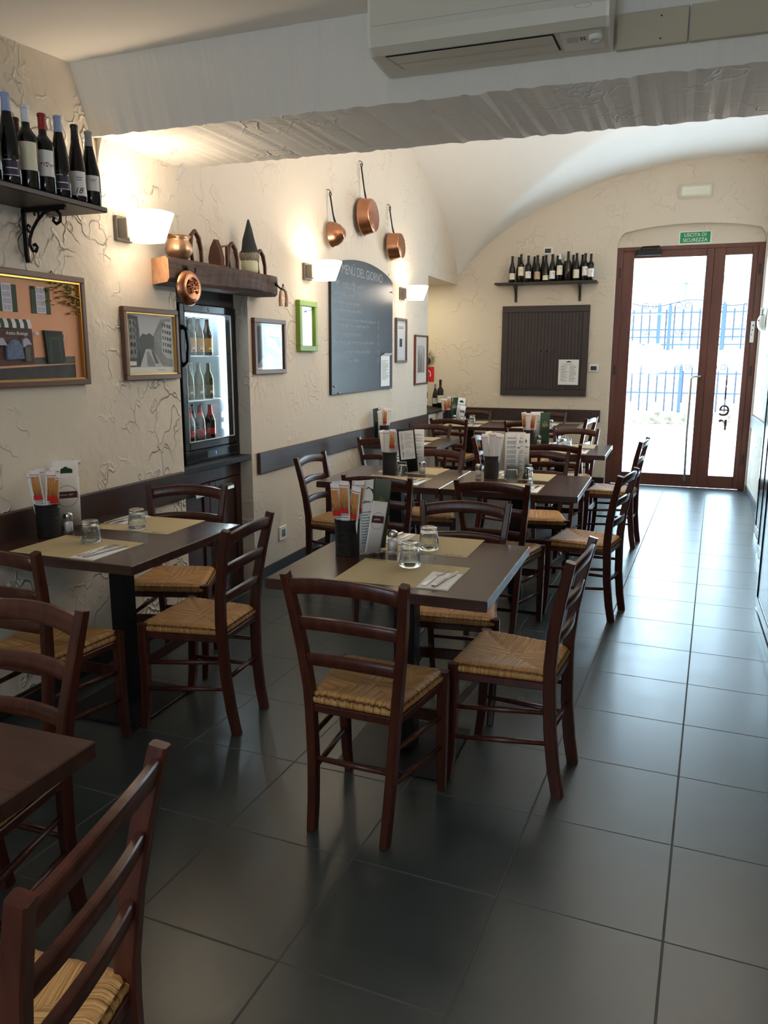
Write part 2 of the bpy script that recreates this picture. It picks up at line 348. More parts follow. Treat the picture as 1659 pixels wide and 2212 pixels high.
def tag(o, label, cat, group=None, kind=None):
    o['label'] = label; o['category'] = cat
    if group: o['group'] = group
    if kind: o['kind'] = kind
    return o
def thing(name, loc=(0, 0, 0), rot=(0, 0, 0), label=None, cat=None, group=None):
    o = bpy.data.objects.new(name, None); COL.objects.link(o); o.location = loc; o.rotation_euler = rot; o.empty_display_size = 0.05
    if label: tag(o, label, cat, group)
    return o
def struct(o): o['kind'] = 'structure'; return o
def kids(o): return list(CH.get(o.name, [])) or [c for c in bpy.data.objects if c.parent == o]
CH = {}
def copy_tree(o, parent=None):
    c = o.copy(); COL.objects.link(c); c.parent = parent
    for ch in [k for k in bpy.data.objects if k.parent == o]: copy_tree(ch, c)
    return c
class Proto:
    def __init__(s, root): s.root = root; s.used = False
    def put(s, loc, rot=(0, 0, 0), label=None, group=None, parent=None):
        o = s.root if not s.used else copy_tree(s.root); s.used = True
        o.location = loc; o.rotation_euler = rot if isinstance(rot, tuple) else (0, 0, rot)
        if label: o['label'] = label
        if group: o['group'] = group
        return o
def text(name, body, size, m, parent, loc, rot=(0, 0, 0), ext=0.0004, align='CENTER', sx=1.0, shear=0.0):
    c = bpy.data.curves.new(name, 'FONT'); c.body = body; c.size = size; c.align_x = align; c.align_y = 'CENTER'; c.extrude = ext; c.shear = shear
    c.materials.append(MATS[m]); tmp = bpy.data.objects.new(name, c); COL.objects.link(tmp); bpy.context.view_layer.update()
    me = bpy.data.meshes.new_from_object(tmp.evaluated_get(bpy.context.evaluated_depsgraph_get())); me.name = name
    bpy.data.objects.remove(tmp); o = bpy.data.objects.new(name, me); COL.objects.link(o); o.parent = parent; o.location = loc; o.rotation_euler = rot; o.scale = (sx, 1, 1)
    return o
WR = (PI/2, 0, PI/2)      # local x -> +y, local y -> up, local z -> into the room (left wall)
FR = (PI/2, 0, 0)         # local x -> +x, local y -> up, local z -> -y (far wall)
XW = -2.647; YF = 7.80; ZS = 2.40

# ------------------------------------------------------------------ room shell
def h(d): d = max(0.0, min(d, 3.0)); return ZS + 1.23*max(0.0, 1-(1-d/3.0)**2)**0.72
def vault(x, y):
    dx = x-XW; dy = min(y-1.88, 7.85-y); return max(h(dx), h(dy))
b = MB(); b.add([(-4.2, -5.2, 0), (1.2, -5.2, 0), (1.2, 7.9, 0), (-4.2, 7.9, 0)], [(0, 1, 2, 3)], 'slate_tile'); struct(b.build('floor', fix=False))

def wall_strips(b, fn, us, holes, top, m):
    """fn(u,z)->xyz ; holes: (u0,u1,zfun0,zfun1)"""
    us = sorted(set([round(u, 4) for u in us]))
    for a, c in zip(us[:-1], us[1:]):
        mid = (a+c)/2; hs = [hh for hh in holes if hh[0] < mid < hh[1]]
        segs = []
        lo = (0, 0)
        for hh in hs:
            segs.append((lo, (hh[2](a), hh[2](c)))); lo = (hh[3](a), hh[3](c))
        segs.append((lo, (top(a), top(c))))
        for (l, t) in segs:
            if t[0]-l[0] < 1e-4 and t[1]-l[1] < 1e-4: continue
            nz = 1
            b.add([fn(a, l[0]), fn(c, l[1]), fn(c, t[1]), fn(a, t[0])], [(0, 1, 2, 3)], m)
K = lambda v: (lambda u: v)
# left wall: rough part up to the beam and softer part behind it
N0, N1, NZ = 1.825, 2.600, 1.97
A0, A1, AZ0, AZ1 = 6.56, 7.80, 0.865, 2.37
topL = lambda y: (3.0 if y < 1.88 else max(h(min(y-1.88, 7.85-y)), ZS)+0.04)
ys = [1.88+i*(7.9-1.88)/80 for i in range(81)]
b = MB(); wall_strips(b, lambda y, z: (XW, y, z), [-5.2, 0, N0, 1.88] , [(N0, N1, K(0), K(NZ))], lambda y: 3.0, 'plaster_rough')
wall_strips(b, lambda y, z: (XW, y, z), ys+[N1, A0, A1, 7.8], [(N0, N1, K(0), K(NZ)), (A0, A1, K(AZ0), K(AZ1))], topL, 'plaster_soft')
def recess(b, u0, u1, z0, z1, d, m, back=None, bottom=True):
    x1 = XW-d
    b.add([(XW, u0, z0), (x1, u0, z0), (x1, u0, z1), (XW, u0, z1)], [(0, 1, 2, 3)], m)
    b.add([(XW, u1, z0), (x1, u1, z0), (x1, u1, z1), (XW, u1, z1)], [(0, 3, 2, 1)], m)
    b.add([(XW, u0, z1), (x1, u0, z1), (x1, u1, z1), (XW, u1, z1)], [(0, 1, 2, 3)], m)
    b.add([(x1, u0, z0), (x1, u1, z0), (x1, u1, z1), (x1, u0, z1)], [(0, 1, 2, 3)], back or m)
    if bottom: b.add([(XW, u0, z0), (x1, u0, z0), (x1, u1, z0), (XW, u1, z0)], [(0, 3, 2, 1)], m)
recess(b, N0, N1, 0, NZ, 0.62, 'plaster_soft', bottom=False)
recess(b, A0, A1, AZ0, AZ1, 0.75, 'plaster_soft')
struct(b.build('wall_left', fix=False))
# far wall with the arched door recess
D0, D1 = -0.775, 0.775
arch = lambda x: 2.955 - 0.085*(abs(x)/0.775)**2.2 - (0.10*max(0, (abs(x)-0.70)/0.075)**2)
xs = [XW+i*(0.79-XW)/90 for i in range(91)] + [D0, D1] + [D0+i*(D1-D0)/40 for i in range(41)]
b = MB(); wall_strips(b, lambda x, z: (x, YF, z), xs, [(D0, D1, K(0), arch)], lambda x: max(h(x-XW), h(0.05))+0.06, 'plaster_soft')
ax = sorted(set(round(v, 4) for v in xs if D0-1e-6 <= v <= D1+1e-6))
YR = 7.88
for a, c in zip(ax[:-1], ax[1:]):
    b.add([(a, YF, arch(a)), (c, YF, arch(c)), (c, YR, arch(c)), (a, YR, arch(a))], [(0, 1, 2, 3)], 'plaster_soft')
    b.add([(a, YR, 2.70), (c, YR, 2.70), (c, YR, arch(c)), (a, YR, arch(a))], [(0, 1, 2, 3)], 'plaster_soft')
for x in (D0, D1): b.add([(x, YF, 0), (x, YR+0.12, 0), (x, YR+0.12, arch(x)), (x, YF, arch(x))], [(0, 1, 2, 3)], 'plaster_soft')
struct(b.build('wall_far', fix=False))
b = MB(); wall_strips(b, lambda y, z: (0.79, y, z), [-5.2, 0, 1.879]+ys, [], lambda y: 3.9, 'plaster_rough'); struct(b.build('wall_right', fix=False))
b = MB(); wall_strips(b, lambda x, z: (x, -5.1, z), [XW-0.1, -1.4, -0.4, 0.85], [(-1.4, -0.4, K(1.0), K(1.9))], lambda x: 3.0, 'plaster_rough'); struct(b.build('wall_rear', fix=False))
# vaulted ceiling of the far bay
b = MB(); nx, ny = 80, 110
base = 0
for j in range(ny+1):
    for i in range(nx+1):
        x = XW-0.001+i*(0.80-XW)/nx; y = 1.86+j*(7.87-1.86)/ny; b.v.append((x, y, vault(x, y)))
for j in range(ny):
    for i in range(nx): b.face((j*(nx+1)+i, j*(nx+1)+i+1, (j+1)*(nx+1)+i+1, (j+1)*(nx+1)+i), 'plaster_ceiling', True)
struct(b.build('ceiling', fix=False))
b = MB(); n = 24
for i in range(n+1):
    y = -5.2+i*(1.30+5.2)/n; d = max(0, 1.22-y); z = 2.772-0.07*min(d, 0.7)-0.02*max(0, min(d-0.7, 2))
    for j in range(13):
        x = -2.75+j*3.6/12; t = (x+2.75)/3.6; b.v.append((x, y, z+0.09*min(1.0, max(0.0, (x+2.647)/2.2))+0.06*math.sin(PI*min(1, t*1.1))*min(1, d/1.0)))
for i in range(n):
    for j in range(12): b.face((i*13+j, i*13+j+1, (i+1)*13+j+1, (i+1)*13+j), 'plaster_ceiling', True)
struct(b.build('ceiling_front', fix=False))
# the big cross beam
b = MB()
Y0, Y1, ZB = 1.22, 1.885, 2.49
random.seed(3)
nseg = 120
ex = [XW+i*(0.79-XW)/nseg for i in range(nseg+1)]
slant = lambda x: 0.21*max(0.0, 1-(x-XW)/1.35)
j1 = [random.uniform(-0.004, 0.004) for _ in ex]; j2 = [random.uniform(-0.004, 0.004) for _ in ex]
for i in range(nseg):
    a, c = ex[i], ex[i+1]
    def zz(x): 
        d = x-XW; return ZB
    p = [(a, Y0-slant(a), 3.0), (c, Y0-slant(c), 3.0), (c, Y0+0.002+j1[i+1], ZB+j2[i+1]), (a, Y0+0.002+j1[i], ZB+j2[i]), (a, Y1+j2[i], ZB+j1[i]), (c, Y1+j2[i+1], ZB+j1[i+1]), (c, Y1, 3.8), (a, Y1, 3.8)]
    b.add(p, [(0, 1, 2, 3)], 'plaster_ceiling'); b.add(p, [(3, 2, 5, 4)], 'plaster_beam'); b.add(p, [(4, 5, 6, 7)], 'plaster_ceiling')
struct(b.build('ceiling_beam', fix=False))
# rounded haunch where the beam dies into the wall
b = MB()
for k in range(10):
    t0, t1 = k/10, (k+1)/10
    g = lambda t: (XW+0.075*(1-math.sin(t*PI/2)), ZB-0.16*(1-math.cos((1-t)*PI/2)) if False else ZB-0.17*t)
    p0, p1 = (XW+0.035*(1-t0)**2.0, ZB+0.002-0.15*t0), (XW+0.035*(1-t1)**2.0, ZB+0.002-0.15*t1)
    b.add([(p0[0], Y0+0.03, p0[1]), (p0[0], Y1-0.005, p0[1]), (p1[0], Y1-0.005, p1[1]), (p1[0], Y0+0.03, p1[1])], [(0, 1, 2, 3)], 'plaster_rough', True)
    b.add([(p0[0], Y1-0.005, p0[1]), (XW-0.001, Y1-0.005, p0[1]), (XW-0.001, Y1-0.005, p1[1]), (p1[0], Y1-0.005, p1[1])], [(0, 1, 2, 3)], 'plaster_rough')
    b.add([(p0[0], Y0+0.03, p0[1]), (XW-0.001, Y0+0.03, p0[1]), (XW-0.001, Y0+0.03, p1[1]), (p1[0], Y0+0.03, p1[1])], [(0, 1, 2, 3)], 'plaster_rough')
struct(b.build('trim_1', fix=False))
# chair rails and skirting
def rail(name, box, lbl=None):
    b = MB(); b.box(*box, 'rail_wood', bev=0.004); return struct(b.build(name))
rail('trim_2', (XW+0.002, XW+0.027, -4.8, 1.79, 0.715, 0.872))
rail('trim_3', (XW+0.002, XW+0.027, 2.66, A0-0.01, 0.735, 0.876))
rail('trim_4', (-2.60, -0.865, YF-0.027, YF-0.002, 0.738, 0.882))
rail('trim_5', (0.765, 0.788, 4.9, 7.70, 0.738, 0.882))
for nm, bx in (('baseboard_left', (XW+0.001, XW+0.013, N1+0.005, 7.79, 0.0, 0.075)), ('baseboard_left_2', (XW+0.001, XW+0.013, -5, N0-0.005, 0.0, 0.075)),
               ('baseboard_far', (-2.63, D0-0.01, YF-0.013, YF-0.001, 0, 0.075)), ('baseboard_right', (0.777, 0.789, 4.9, 7.79, 0, 0.075))):
    b = MB(); b.box(*bx, 'black_matte', bev=0.002); struct(b.build(nm))
# frame of the unseen rear window, added behind the camera for daylight
b = MB()
for bx in ((-1.4, -0.4, 1.0, 1.05), (-1.4, -0.4, 1.85, 1.9), (-1.4, -1.35, 1.05, 1.85), (-0.45, -0.4, 1.05, 1.85), (-0.93, -0.87, 1.05, 1.85)):
    b.box(bx[0], bx[1], -5.14, -5.06, bx[2], bx[3], 'door_wood')
struct(b.build('added_window_1'))

# ------------------------------------------------------------------ exit door
DY0, DY1 = 7.875, 7.935
door = thing('door_1', (0, 0, 0)); door['kind'] = 'structure'
b = MB()
fx0, fx1, fz1 = -0.765, 0.765, 2.735
b.box(fx0-0.011, fx0+0.059, DY0, DY1+0.03, 0, fz1, 'door_wood', 0.004); b.box(fx1-0.059, fx1+0.011, DY0, DY1+0.03, 0, fz1, 'door_wood', 0.004); b.box(fx0+0.055, fx1-0.055, DY0, DY1+0.03, 2.69, fz1, 'door_wood', 0.004)
b.build('door_frame', door)
def leaf(x0, x1, gx0, gx1, nm):
    b = MB(); z0, z1, g0, g1 = 0.003, 2.692, 0.148, 2.612
    b.box(x0, gx0, DY0+0.008, DY1, z0, z1, 'door_wood', 0.004); b.box(gx1, x1, DY0+0.008, DY1, z0, z1, 'door_wood', 0.004)
    b.box(gx0, gx1, DY0+0.008, DY1, z0, g0, 'door_wood', 0.004); b.box(gx0, gx1, DY0+0.008, DY1, g1, z1, 'door_wood', 0.004)
    o = b.build('door_leaf', door); g = MB(); g.box(gx0-0.005, gx1+0.005, 7.902, 7.908, g0-0.005, g1+0.005, 'door_glass'); g.build('glass_pane', o)
    return o
L1 = leaf(-0.708, 0.2645, -0.585, 0.184, 'a'); L2 = leaf(0.2648, 0.708, 0.382, 0.650, 'b')
b = MB(); b.sweep([(0.215, DY0+0.01, 1.29), (0.215, DY0-0.035, 1.29), (0.20, DY0-0.05, 1.29), (0.14, DY0-0.06, 1.285), (0.118, DY0-0.06, 1.265), (0.116, DY0-0.06, 0.6), (0.125, DY0-0.06, 0.10), (0.135, DY0-0.045, 0.075), (0.15, DY0+0.01, 0.07)], 0.0135, 'brushed_steel', True); b.build('door_handle', L1)
b = MB(); b.box(-0.565, -0.30, DY0-0.045, DY0+0.006, 2.635, 2.70, 'black_metal', 0.006); b.sweep([(-0.52, DY0-0.02, 2.705), (-0.50, DY0-0.12, 2.715), (-0.32, DY0-0.02, 2.73)], (0.01, 0.004), 'black_metal'); b.build('door_closer', L1)
for z in (0.35, 1.35, 2.45):
    for x in (-0.735, 0.735):
        b = MB(); b.box(x-0.012, x+0.012, DY0-0.012, DY0+0.001, z-0.055, z+0.055, 'cabinet_wood', 0.003); b.build('hinge', door)
for ch, z, s in (('r', 0.76, 0.27), ('e', 0.925, 0.27), ('l', 1.09, 0.20), ('i', 1.24, 0.17)):
    o = text('lettering', ch, s, 'door_wood', L2, (0.50, 7.9095, z), (PI/2, 0, PI), 0.0006)
b = MB(); b.box(0.695, 0.735, DY0-0.010, DY0-0.004, 1.665, 1.895, 'white_paper'); o = b.build('hours_card')
for k in range(3):
    b = MB(); b.box(0.706+0.004*k, 0.712+0.006*k, DY0-0.0105, DY0-0.0098, 1.74+0.05*k, 1.76+0.05*k, 'dark_text'); b.build('printed_line', o)
tag(o, 'narrow white card with small print fixed to the right edge of the exit door frame', 'card')

# exit sign, emergency lamp, thermostats
def wall_sign():
    t = thing('exit_sign', (0.05, YR-0.001, 2.812), FR, 'green exit sign with white letters above the glass door', 'sign')
    b = MB(); b.box(-0.168, 0.168, -0.067, 0.067, 0, 0.004, 'exit_white'); b.build('border', t)
    b = MB(); b.box(-0.158, 0.158, -0.058, 0.058, 0.004, 0.0055, 'exit_green'); b.build('face', t)
    text('lettering', 'USCITA DI', 0.052, 'exit_white', t, (0, 0.026, 0.006), ext=0.0006, sx=0.95); text('lettering', 'SICUREZZA', 0.052, 'exit_white', t, (0, -0.028, 0.006), ext=0.0006, sx=0.95)
wall_sign()
t = thing('emergency_lamp', (0.02, YF-0.001, 3.285), FR, 'white rectangular emergency lamp high above the exit door', 'lamp')
b = MB(); b.box(-0.175, 0.175, -0.072, 0.072, 0, 0.025, 'cream_plastic', 0.012); b.build('base', t)
mat('lamp_lens', (226, 224, 208), 0.25)
b = MB()
b.box(-0.155, 0.155, -0.055, 0.055, 0.025, 0.055, 'lamp_lens', 0.015)
b.build('lens', t)
def thermostat(x, z, label, w=0.115):
    t = thing('thermostat', (x, YF-0.001, z), FR, label, 'thermostat')
    b = MB(); b.box(-w/2, w/2, -0.041, 0.041, 0, 0.02, 'white_plastic', 0.006); b.build('housing', t)
    b = MB(); b.box(-w*0.32, w*0.28, -0.022, 0.026, 0.02, 0.0215, 'lcd'); b.build('display', t)
    b = MB(); b.box(w*0.32, w*0.4, -0.02, -0.008, 0.02, 0.024, 'pale_grey_plastic'); b.build('button', t)
thermostat(-1.555, 2.722, 'small white thermostat above the wine bottles on the far wall'); thermostat(-0.965, 1.372, 'small white thermostat beside the dark panelled shutter')

# panelled shutter on far wall
t = thing('wall_shutter', (-1.555, YF-0.002, 1.572), FR, 'large dark double wall shutter with vertical boards on the far wall', 'shutter')
W2, H2 = 0.515, 0.53
b = MB(); b.box(-W2, W2, -H2, H2, 0, 0.02, 'panel_wood', 0.003); b.build('backboard', t)
b = MB(); fw = 0.075
b.box(-W2, W2, H2-fw, H2, 0.02, 0.034, 'panel_wood', 0.003); b.box(-W2, W2, -H2, -H2+fw, 0.02, 0.034, 'panel_wood', 0.003); b.box(-W2, -W2+fw, -H2+fw, H2-fw, 0.02, 0.034, 'panel_wood', 0.003); b.box(W2-fw, W2, -H2+fw, H2-fw, 0.02, 0.034, 'panel_wood', 0.003)
b.build('frame', t)
for sx in (-1, 1):
    b = MB(); x0, x1 = (-W2+fw+0.004, -0.003) if sx < 0 else (0.003, W2-fw-0.004); n = 11
    for k in range(n):
        a = x0+(x1-x0)*k/n; b.box(a+0.0015, a+(x1-x0)/n-0.0015, -H2+fw+0.004, H2-fw-0.004, 0.02, 0.028, 'panel_wood', 0.0015)
    d = b.build('door', t); b = MB(); b.lathe([(0.0, 0.045), (0.009, 0.042), (0.011, 0.036), (0.005, 0.03), (0.005, 0.026)], 'black_matte', 12, (sx*0.035, 0, 0)); b.build('knob', d)
def text_lines(b, x0, x1, y0, y1, z, n, m='grey_text', rng=None, th=0.4):
    rng = rng or random
    dy = (y1-y0)/n
    for k in range(n):
        x = x0; y = y1-dy*(k+0.5)
        e = x1-(x1-x0)*rng.choice([0, 0, 0.1, 0.3, 0.5])
        while x < e:
            l = rng.uniform(0.05, 0.16)*(x1-x0); b.add([(x, y-dy*th/2, z), (min(x+l, e), y-dy*th/2, z), (min(x+l, e), y+dy*th/2, z), (x, y+dy*th/2, z)], [(0, 1, 2, 3)], m); x += l+0.03*(x1-x0)
    return b
t = thing('menu_sheet', (-1.255, YF-0.04, 1.325), FR, 'white laminated menu sheet pinned on the dark wall shutter', 'menu')
b = MB(); b.box(-0.118, 0.118, -0.148, 0.148, 0, 0.002, 'white_paper'); b.build('sheet', t)
b = MB(); text_lines(b, -0.09, -0.01, -0.11, 0.08, 0.0026, 15); text_lines(b, 0.012, 0.09, -0.11, 0.08, 0.0026, 13); text_lines(b, -0.06, 0.06, 0.086, 0.10, 0.0026, 1); b.build('print', t, fix=False)
b = MB(); b.poly([(-0.03, 0.115), (0.03, 0.115), (0.03, 0.125), (0.012, 0.128), (0, 0.135), (-0.012, 0.128), (-0.03, 0.125)], 0.0021, 0.0026, 'green_card'); b.build('logo', t)

# ------------------------------------------------------------------ outside the door
b = MB(); b.box(-6, 6, 7.97, 30, -0.12, -0.02, 'terrace'); struct(b.build('terrace_ground'))
b = MB(); b.box(-8, 8, 17.4, 17.62, -0.02, 0.25, 'stone_wall', 0.02); struct(b.build('wall_terrace_low'))
b = MB(); b.box(-8, 8, 17.75, 18.0, -0.02, 1.65, 'white_wall', 0.02); struct(b.build('wall_terrace_high'))
b = MB(); b.box(-9, 9, 22.6, 23.0, 0, 3.6, 'white_wall'); struct(b.build('wall_house_opposite'))
b = MB(); b.box(-9, 9, 21.9, 23.0, 3.50, 3.66, 'eave_grey'); b.box(0.05, 0.12, 22.0, 22.08, 1.6, 3.5, 'eave_grey'); struct(b.build('trim_7'))
def spiral(b, cx, cz, r, a0, turns, s, m, y=0, rad=0.008):
    pts = []
    for k in range(15):
        q = k/14; a = a0+s*turns*2*PI*q; rq = r*(1-0.75*q); pts.append((cx+rq*math.cos(a), y, cz+rq*math.sin(a)))
    b.sweep(pts, rad, m, True)
def fence(y, z0, z1, rails, label, wavy, sp, posts):
    t = thing('iron_fence', (0, y, z0), (0, 0, 0), label, 'fence'); H = z1-z0; X0, X1 = -3.2, 3.2
    for zr in rails:
        b = MB(); b.box(X0, X1, -0.015, 0.015, zr-z0-0.020, zr-z0+0.020, 'blue_iron'); b.build('rail', t)
    n = int((X1-X0)/sp)
    for k in range(n+1):
        x = X0+k*sp; b = MB(); top = H*(0.97 if k % 2 else 0.9); b.sweep([(x, 0, 0.02 if k % 3 else 0.22), (x, 0, top)], 0.020, 'dark_iron')
        if k % 4 == 1: spiral(b, x+0.085, top, 0.085, PI, 1.3, -1, 'dark_iron', 0, 0.011)
        if k % 4 == 3: spiral(b, x-0.085, top, 0.085, 0, 1.3, 1, 'dark_iron', 0, 0.011)
        if wavy and k % 4 == 2: spiral(b, x+0.08, H*0.42, 0.08, PI, 1.3, 1, 'dark_iron', 0, 0.011); spiral(b, x-0.08, H*0.42, 0.08, 0, 1.3, -1, 'dark_iron', 0, 0.011)
        b.build('baluster', t)
    for x in posts:
        b = MB(); b.box(x-0.04, x+0.04, -0.04, 0.04, -0.0, H*1.0, 'blue_iron'); b.lathe([(0.0, 0.05), (0.03, 0.02), (0, 0)], 'blue_iron', 8, (x, 0, H*1.0)); b.build('post', t)
    if wavy:
        b = MB(); b.sweep([(X0+i*(X1-X0)/60, 0, H+0.03+0.07*math.cos(i*(X1-X0)/120*2*PI/0.86)) for i in range(121)], 0.014, 'dark_iron', True); b.build('top_rail', t)
fence(17.5, 0.25, 1.30, [0.69, 1.13], 'lower blue wrought iron fence on the stone kerb outside the door', False, 0.185, [-1.5, 0.08, 1.7])
fence(17.85, 1.65, 2.68, [1.78, 1.95, 2.12, 2.50], 'upper blue wrought iron fence with wavy top rail on the white wall', True, 0.18, [-1.2, -0.47, -0.24, 0.9])

# ------------------------------------------------------------------ air conditioner + cover panels
t = thing('air_conditioner', (-0.778, 1.218, 2.578), (0, 0, 0), 'cream wall air conditioner hanging on the beam at the top', 'air conditioner')
prof = [(0, 0.0), (-0.10, 0.003), (-0.20, 0.014), (-0.232, 0.035), (-0.243, 0.075), (-0.24, 0.195), (-0.215, 0.222), (0, 0.226)]
b = MB(); hx = 0.425
b.poly([(y, z) for y, z in prof], -hx+0.012, hx-0.012, 'cream_plastic', lambda a, c, z: (z, a, c)); b.build('body', t)
for s in (-1, 1):
    b = MB(); b.poly([(y*0.985, z*0.98+0.001) for y, z in prof], min(s*hx, s*(hx-0.012)), max(s*hx, s*(hx-0.012)), 'white_plastic', lambda a, c, z: (z, a, c)); b.build('end_cap', t)
b = MB(); b.add([(-0.365, -0.195, 0.0088), (0.235, -0.195, 0.0088), (0.245, -0.085, -0.0028), (-0.33, -0.085, -0.0028)], [(0, 1, 2, 3)], 'cream_plastic')
b.add([(-0.372, -0.199, 0.0115), (0.24, -0.199, 0.0115), (0.252, -0.08, -0.0008), (-0.335, -0.08, -0.0008)], [(0, 1, 2, 3)], 'black_matte')
b.add([(-0.362, -0.137, 0.0018), (0.24, -0.137, 0.0018), (0.24, -0.133, 0.0016), (-0.36, -0.133, 0.0016)], [(0, 1, 2, 3)], 'pale_grey_plastic'); b.build('air_flap', t, fix=False)
b = MB(); b.add([(0.26, -0.196, 0.0110), (0.40, -0.196, 0.0110), (0.40, -0.06, -0.0010), (0.262, -0.06, -0.0010)], [(0, 1, 2, 3)], 'white_plastic'); b.add([(0.28, -0.155, 0.0055), (0.315, -0.155, 0.0055), (0.315, -0.125, 0.0025), (0.28, -0.125, 0.0025)], [(0, 1, 2, 3)], 'pale_grey_plastic')
for k in range(4): b.add([(0.325+0.01*(k % 2), -0.158+0.018*(k//2), 0.0045), (0.331+0.01*(k % 2), -0.158+0.018*(k//2), 0.0045), (0.331+0.01*(k % 2), -0.150+0.018*(k//2), 0.004), (0.325+0.01*(k % 2), -0.150+0.018*(k//2), 0.004)], [(0, 1, 2, 3)], 'dark_text')
b.build('status_panel', t, fix=False)
b = MB(); b.lathe([(0.0, -0.006), (0.012, -0.008), (0.013, -0.011), (0.022, -0.010), (0.024, 0.0), (0.024, 0.01)], 'white_plastic', 20, (0.375, -0.145, 0.004)); b.build('sensor', t)
b = MB(); b.lathe([(0.020, 0), (0.0215, 0.0004), (0.023, 0)], 'pale_grey_plastic', 20, (0, 0, 0)); o = b.build('logo', t, (0.34, -0.2435, 0.072), (PI/2, 0, 0)); o.scale = (1.2, 0.35, 1)
b = MB(); b.box(-hx+0.014, hx-0.014, -0.2445, -0.2425, 0.10, 0.102, 'pale_grey_plastic'); b.build('front_seam', t)
def cover(x0, x1, label):
    t = thing('cover_panel', (x0, 1.218, 2.575), (0, 0, 0), label, 'panel', None)
    b = MB(); b.box(0.002, x1-x0-0.002, -0.022, 0, 0.0, 0.115, 'plaster_smooth', 0.002); b.build('board', t)
    for sx in (0.62,):
        for z in (0.02, 0.092):
            b = MB(); b.lathe([(0, -0.0235), (0.003, -0.023), (0.003, -0.02)], 'dark_text', 8, ((x1-x0)*sx, 0, z), axis='y'); b.build('screw', t)
cover(-0.345, -0.105, 'white cover board on the beam, next to the air conditioner'); cover(-0.103, 0.79, 'white cover board on the beam, running to the right wall')

# ------------------------------------------------------------------ wall sconces
def sconce(y, label):
    t = thing('wall_lamp', (XW, y, 2.112), (0, 0, 0), label, 'lamp', 'wall lamps')
    b = MB(); b.box(0.001, 0.022, -0.058, 0.058, -0.058, 0.058, 'lamp_grey', 0.003); b.box(0.022, 0.075, -0.05, 0.05, -0.045, 0.045, 'lamp_grey', 0.003); b.build('bracket', t)
    b = MB(); n = 28; ro, ri = [], []
    cx = 0.155
    for k in range(n):
        a = 2*PI*k/n; ca, sa = math.cos(a), math.sin(a)
        sq = lambda v, e: math.copysign(abs(v)**e, v)
        ro.append((sq(ca, 0.7), sq(sa, 0.7)))
    rows = [(-0.064, 0.074, 0.070, -0.004), (-0.0, 0.087, 0.086, 0.006), (0.068, 0.101, 0.102, 0.017)]
    for z, a, c, dx in rows: b.v += [(cx+dx+a*p[0], c*p[1], z) for p in ro]
    for z, a, c, dx in rows[::-1]: b.v += [(cx+dx+(a-0.005)*p[0], (c-0.005)*p[1], z) for p in ro]
    R = 6
    for i in range(R-1):
        for k in range(n): b.face((i*n+k, i*n+(k+1) % n, (i+1)*n+(k+1) % n, (i+1)*n+k), 'shade_glass', True)
    for k in range(n): b.face(((R-1)*n+k, (R-1)*n+(k+1) % n, (k+1) % n, k), 'shade_glass', True)
    b.build('lamp_shade', t)
    b = MB(); b.lathe([(0, -0.028), (0.018, -0.02), (0.02, 0.0), (0.012, 0.02), (0, 0.024)], 'shade_glass', 14, (cx, 0, 0)); b.build('bulb', t)
    d = light('POINT', 'lamp_light', (cx, 0, 0.03), (0, 0, 0), LAMP_W, (1.0, 0.80, 0.56), shadow_soft_size=0.03); d.parent = t
sconce(1.392, 'glowing white wall lamp nearest the wine shelf'); sconce(3.470, 'glowing white wall lamp left of the chalkboard, above the green frame'); sconce(5.636, 'glowing white wall lamp right of the chalkboard')

# ------------------------------------------------------------------ chairs
def post_path():
    # outer path of the rear post (x,y,z, halfwidth x, half depth y)
    return [(0.128, -0.040, 0.0), (0.131, -0.022, 0.10), (0.137, -0.006, 0.24), (0.146, 0.0, 0.40), (0.152, 0.0, 0.48), (0.166, -0.010, 0.60), (0.180, -0.030, 0.72), (0.196, -0.062, 0.864)]
def lerp_post(z):
    P = post_path()
    for a, c in zip(P[:-1], P[1:]):
        if a[2] <= z <= c[2]:
            t = (z-a[2])/(c[2]-a[2]); return (a[0]+(c[0]-a[0])*t, a[1]+(c[1]-a[1])*t)
def slat(z0, z1, archt, archb, bow, th=0.009):
    b = MB(); n = 14; zc = (z0+z1)/2; x1, y1 = lerp_post(zc); x1 += 0.002
    for i in range(n+1):
        u = -1+2*i/n; s = 1-u*u; x = u*x1; lean = (lerp_post(z1)[1]-lerp_post(z0)[1])
        yb, yt = lerp_post(z0)[1]-bow*s, lerp_post(z1)[1]-bow*s
        za, zb = z0+archb*s, z1+archt*s
        c = 0.003
        b.v += [(x, yb-th, za+c), (x, yb-th+c, za), (x, yb+th-c, za), (x, yb+th, za+c), (x, yt+th, zb-c), (x, yt+th-c, zb), (x, yt-th+c, zb), (x, yt-th, zb-c)]
    for i in range(n):
        for k in range(8): b.face((i*8+k, i*8+(k+1) % 8, (i+1)*8+(k+1) % 8, (i+1)*8+k), 'chair_wood', k in (3, 7))
    b.face(list(range(8)), 'chair_wood'); b.face([n*8+k for k in range(8)], 'chair_wood')
    return b
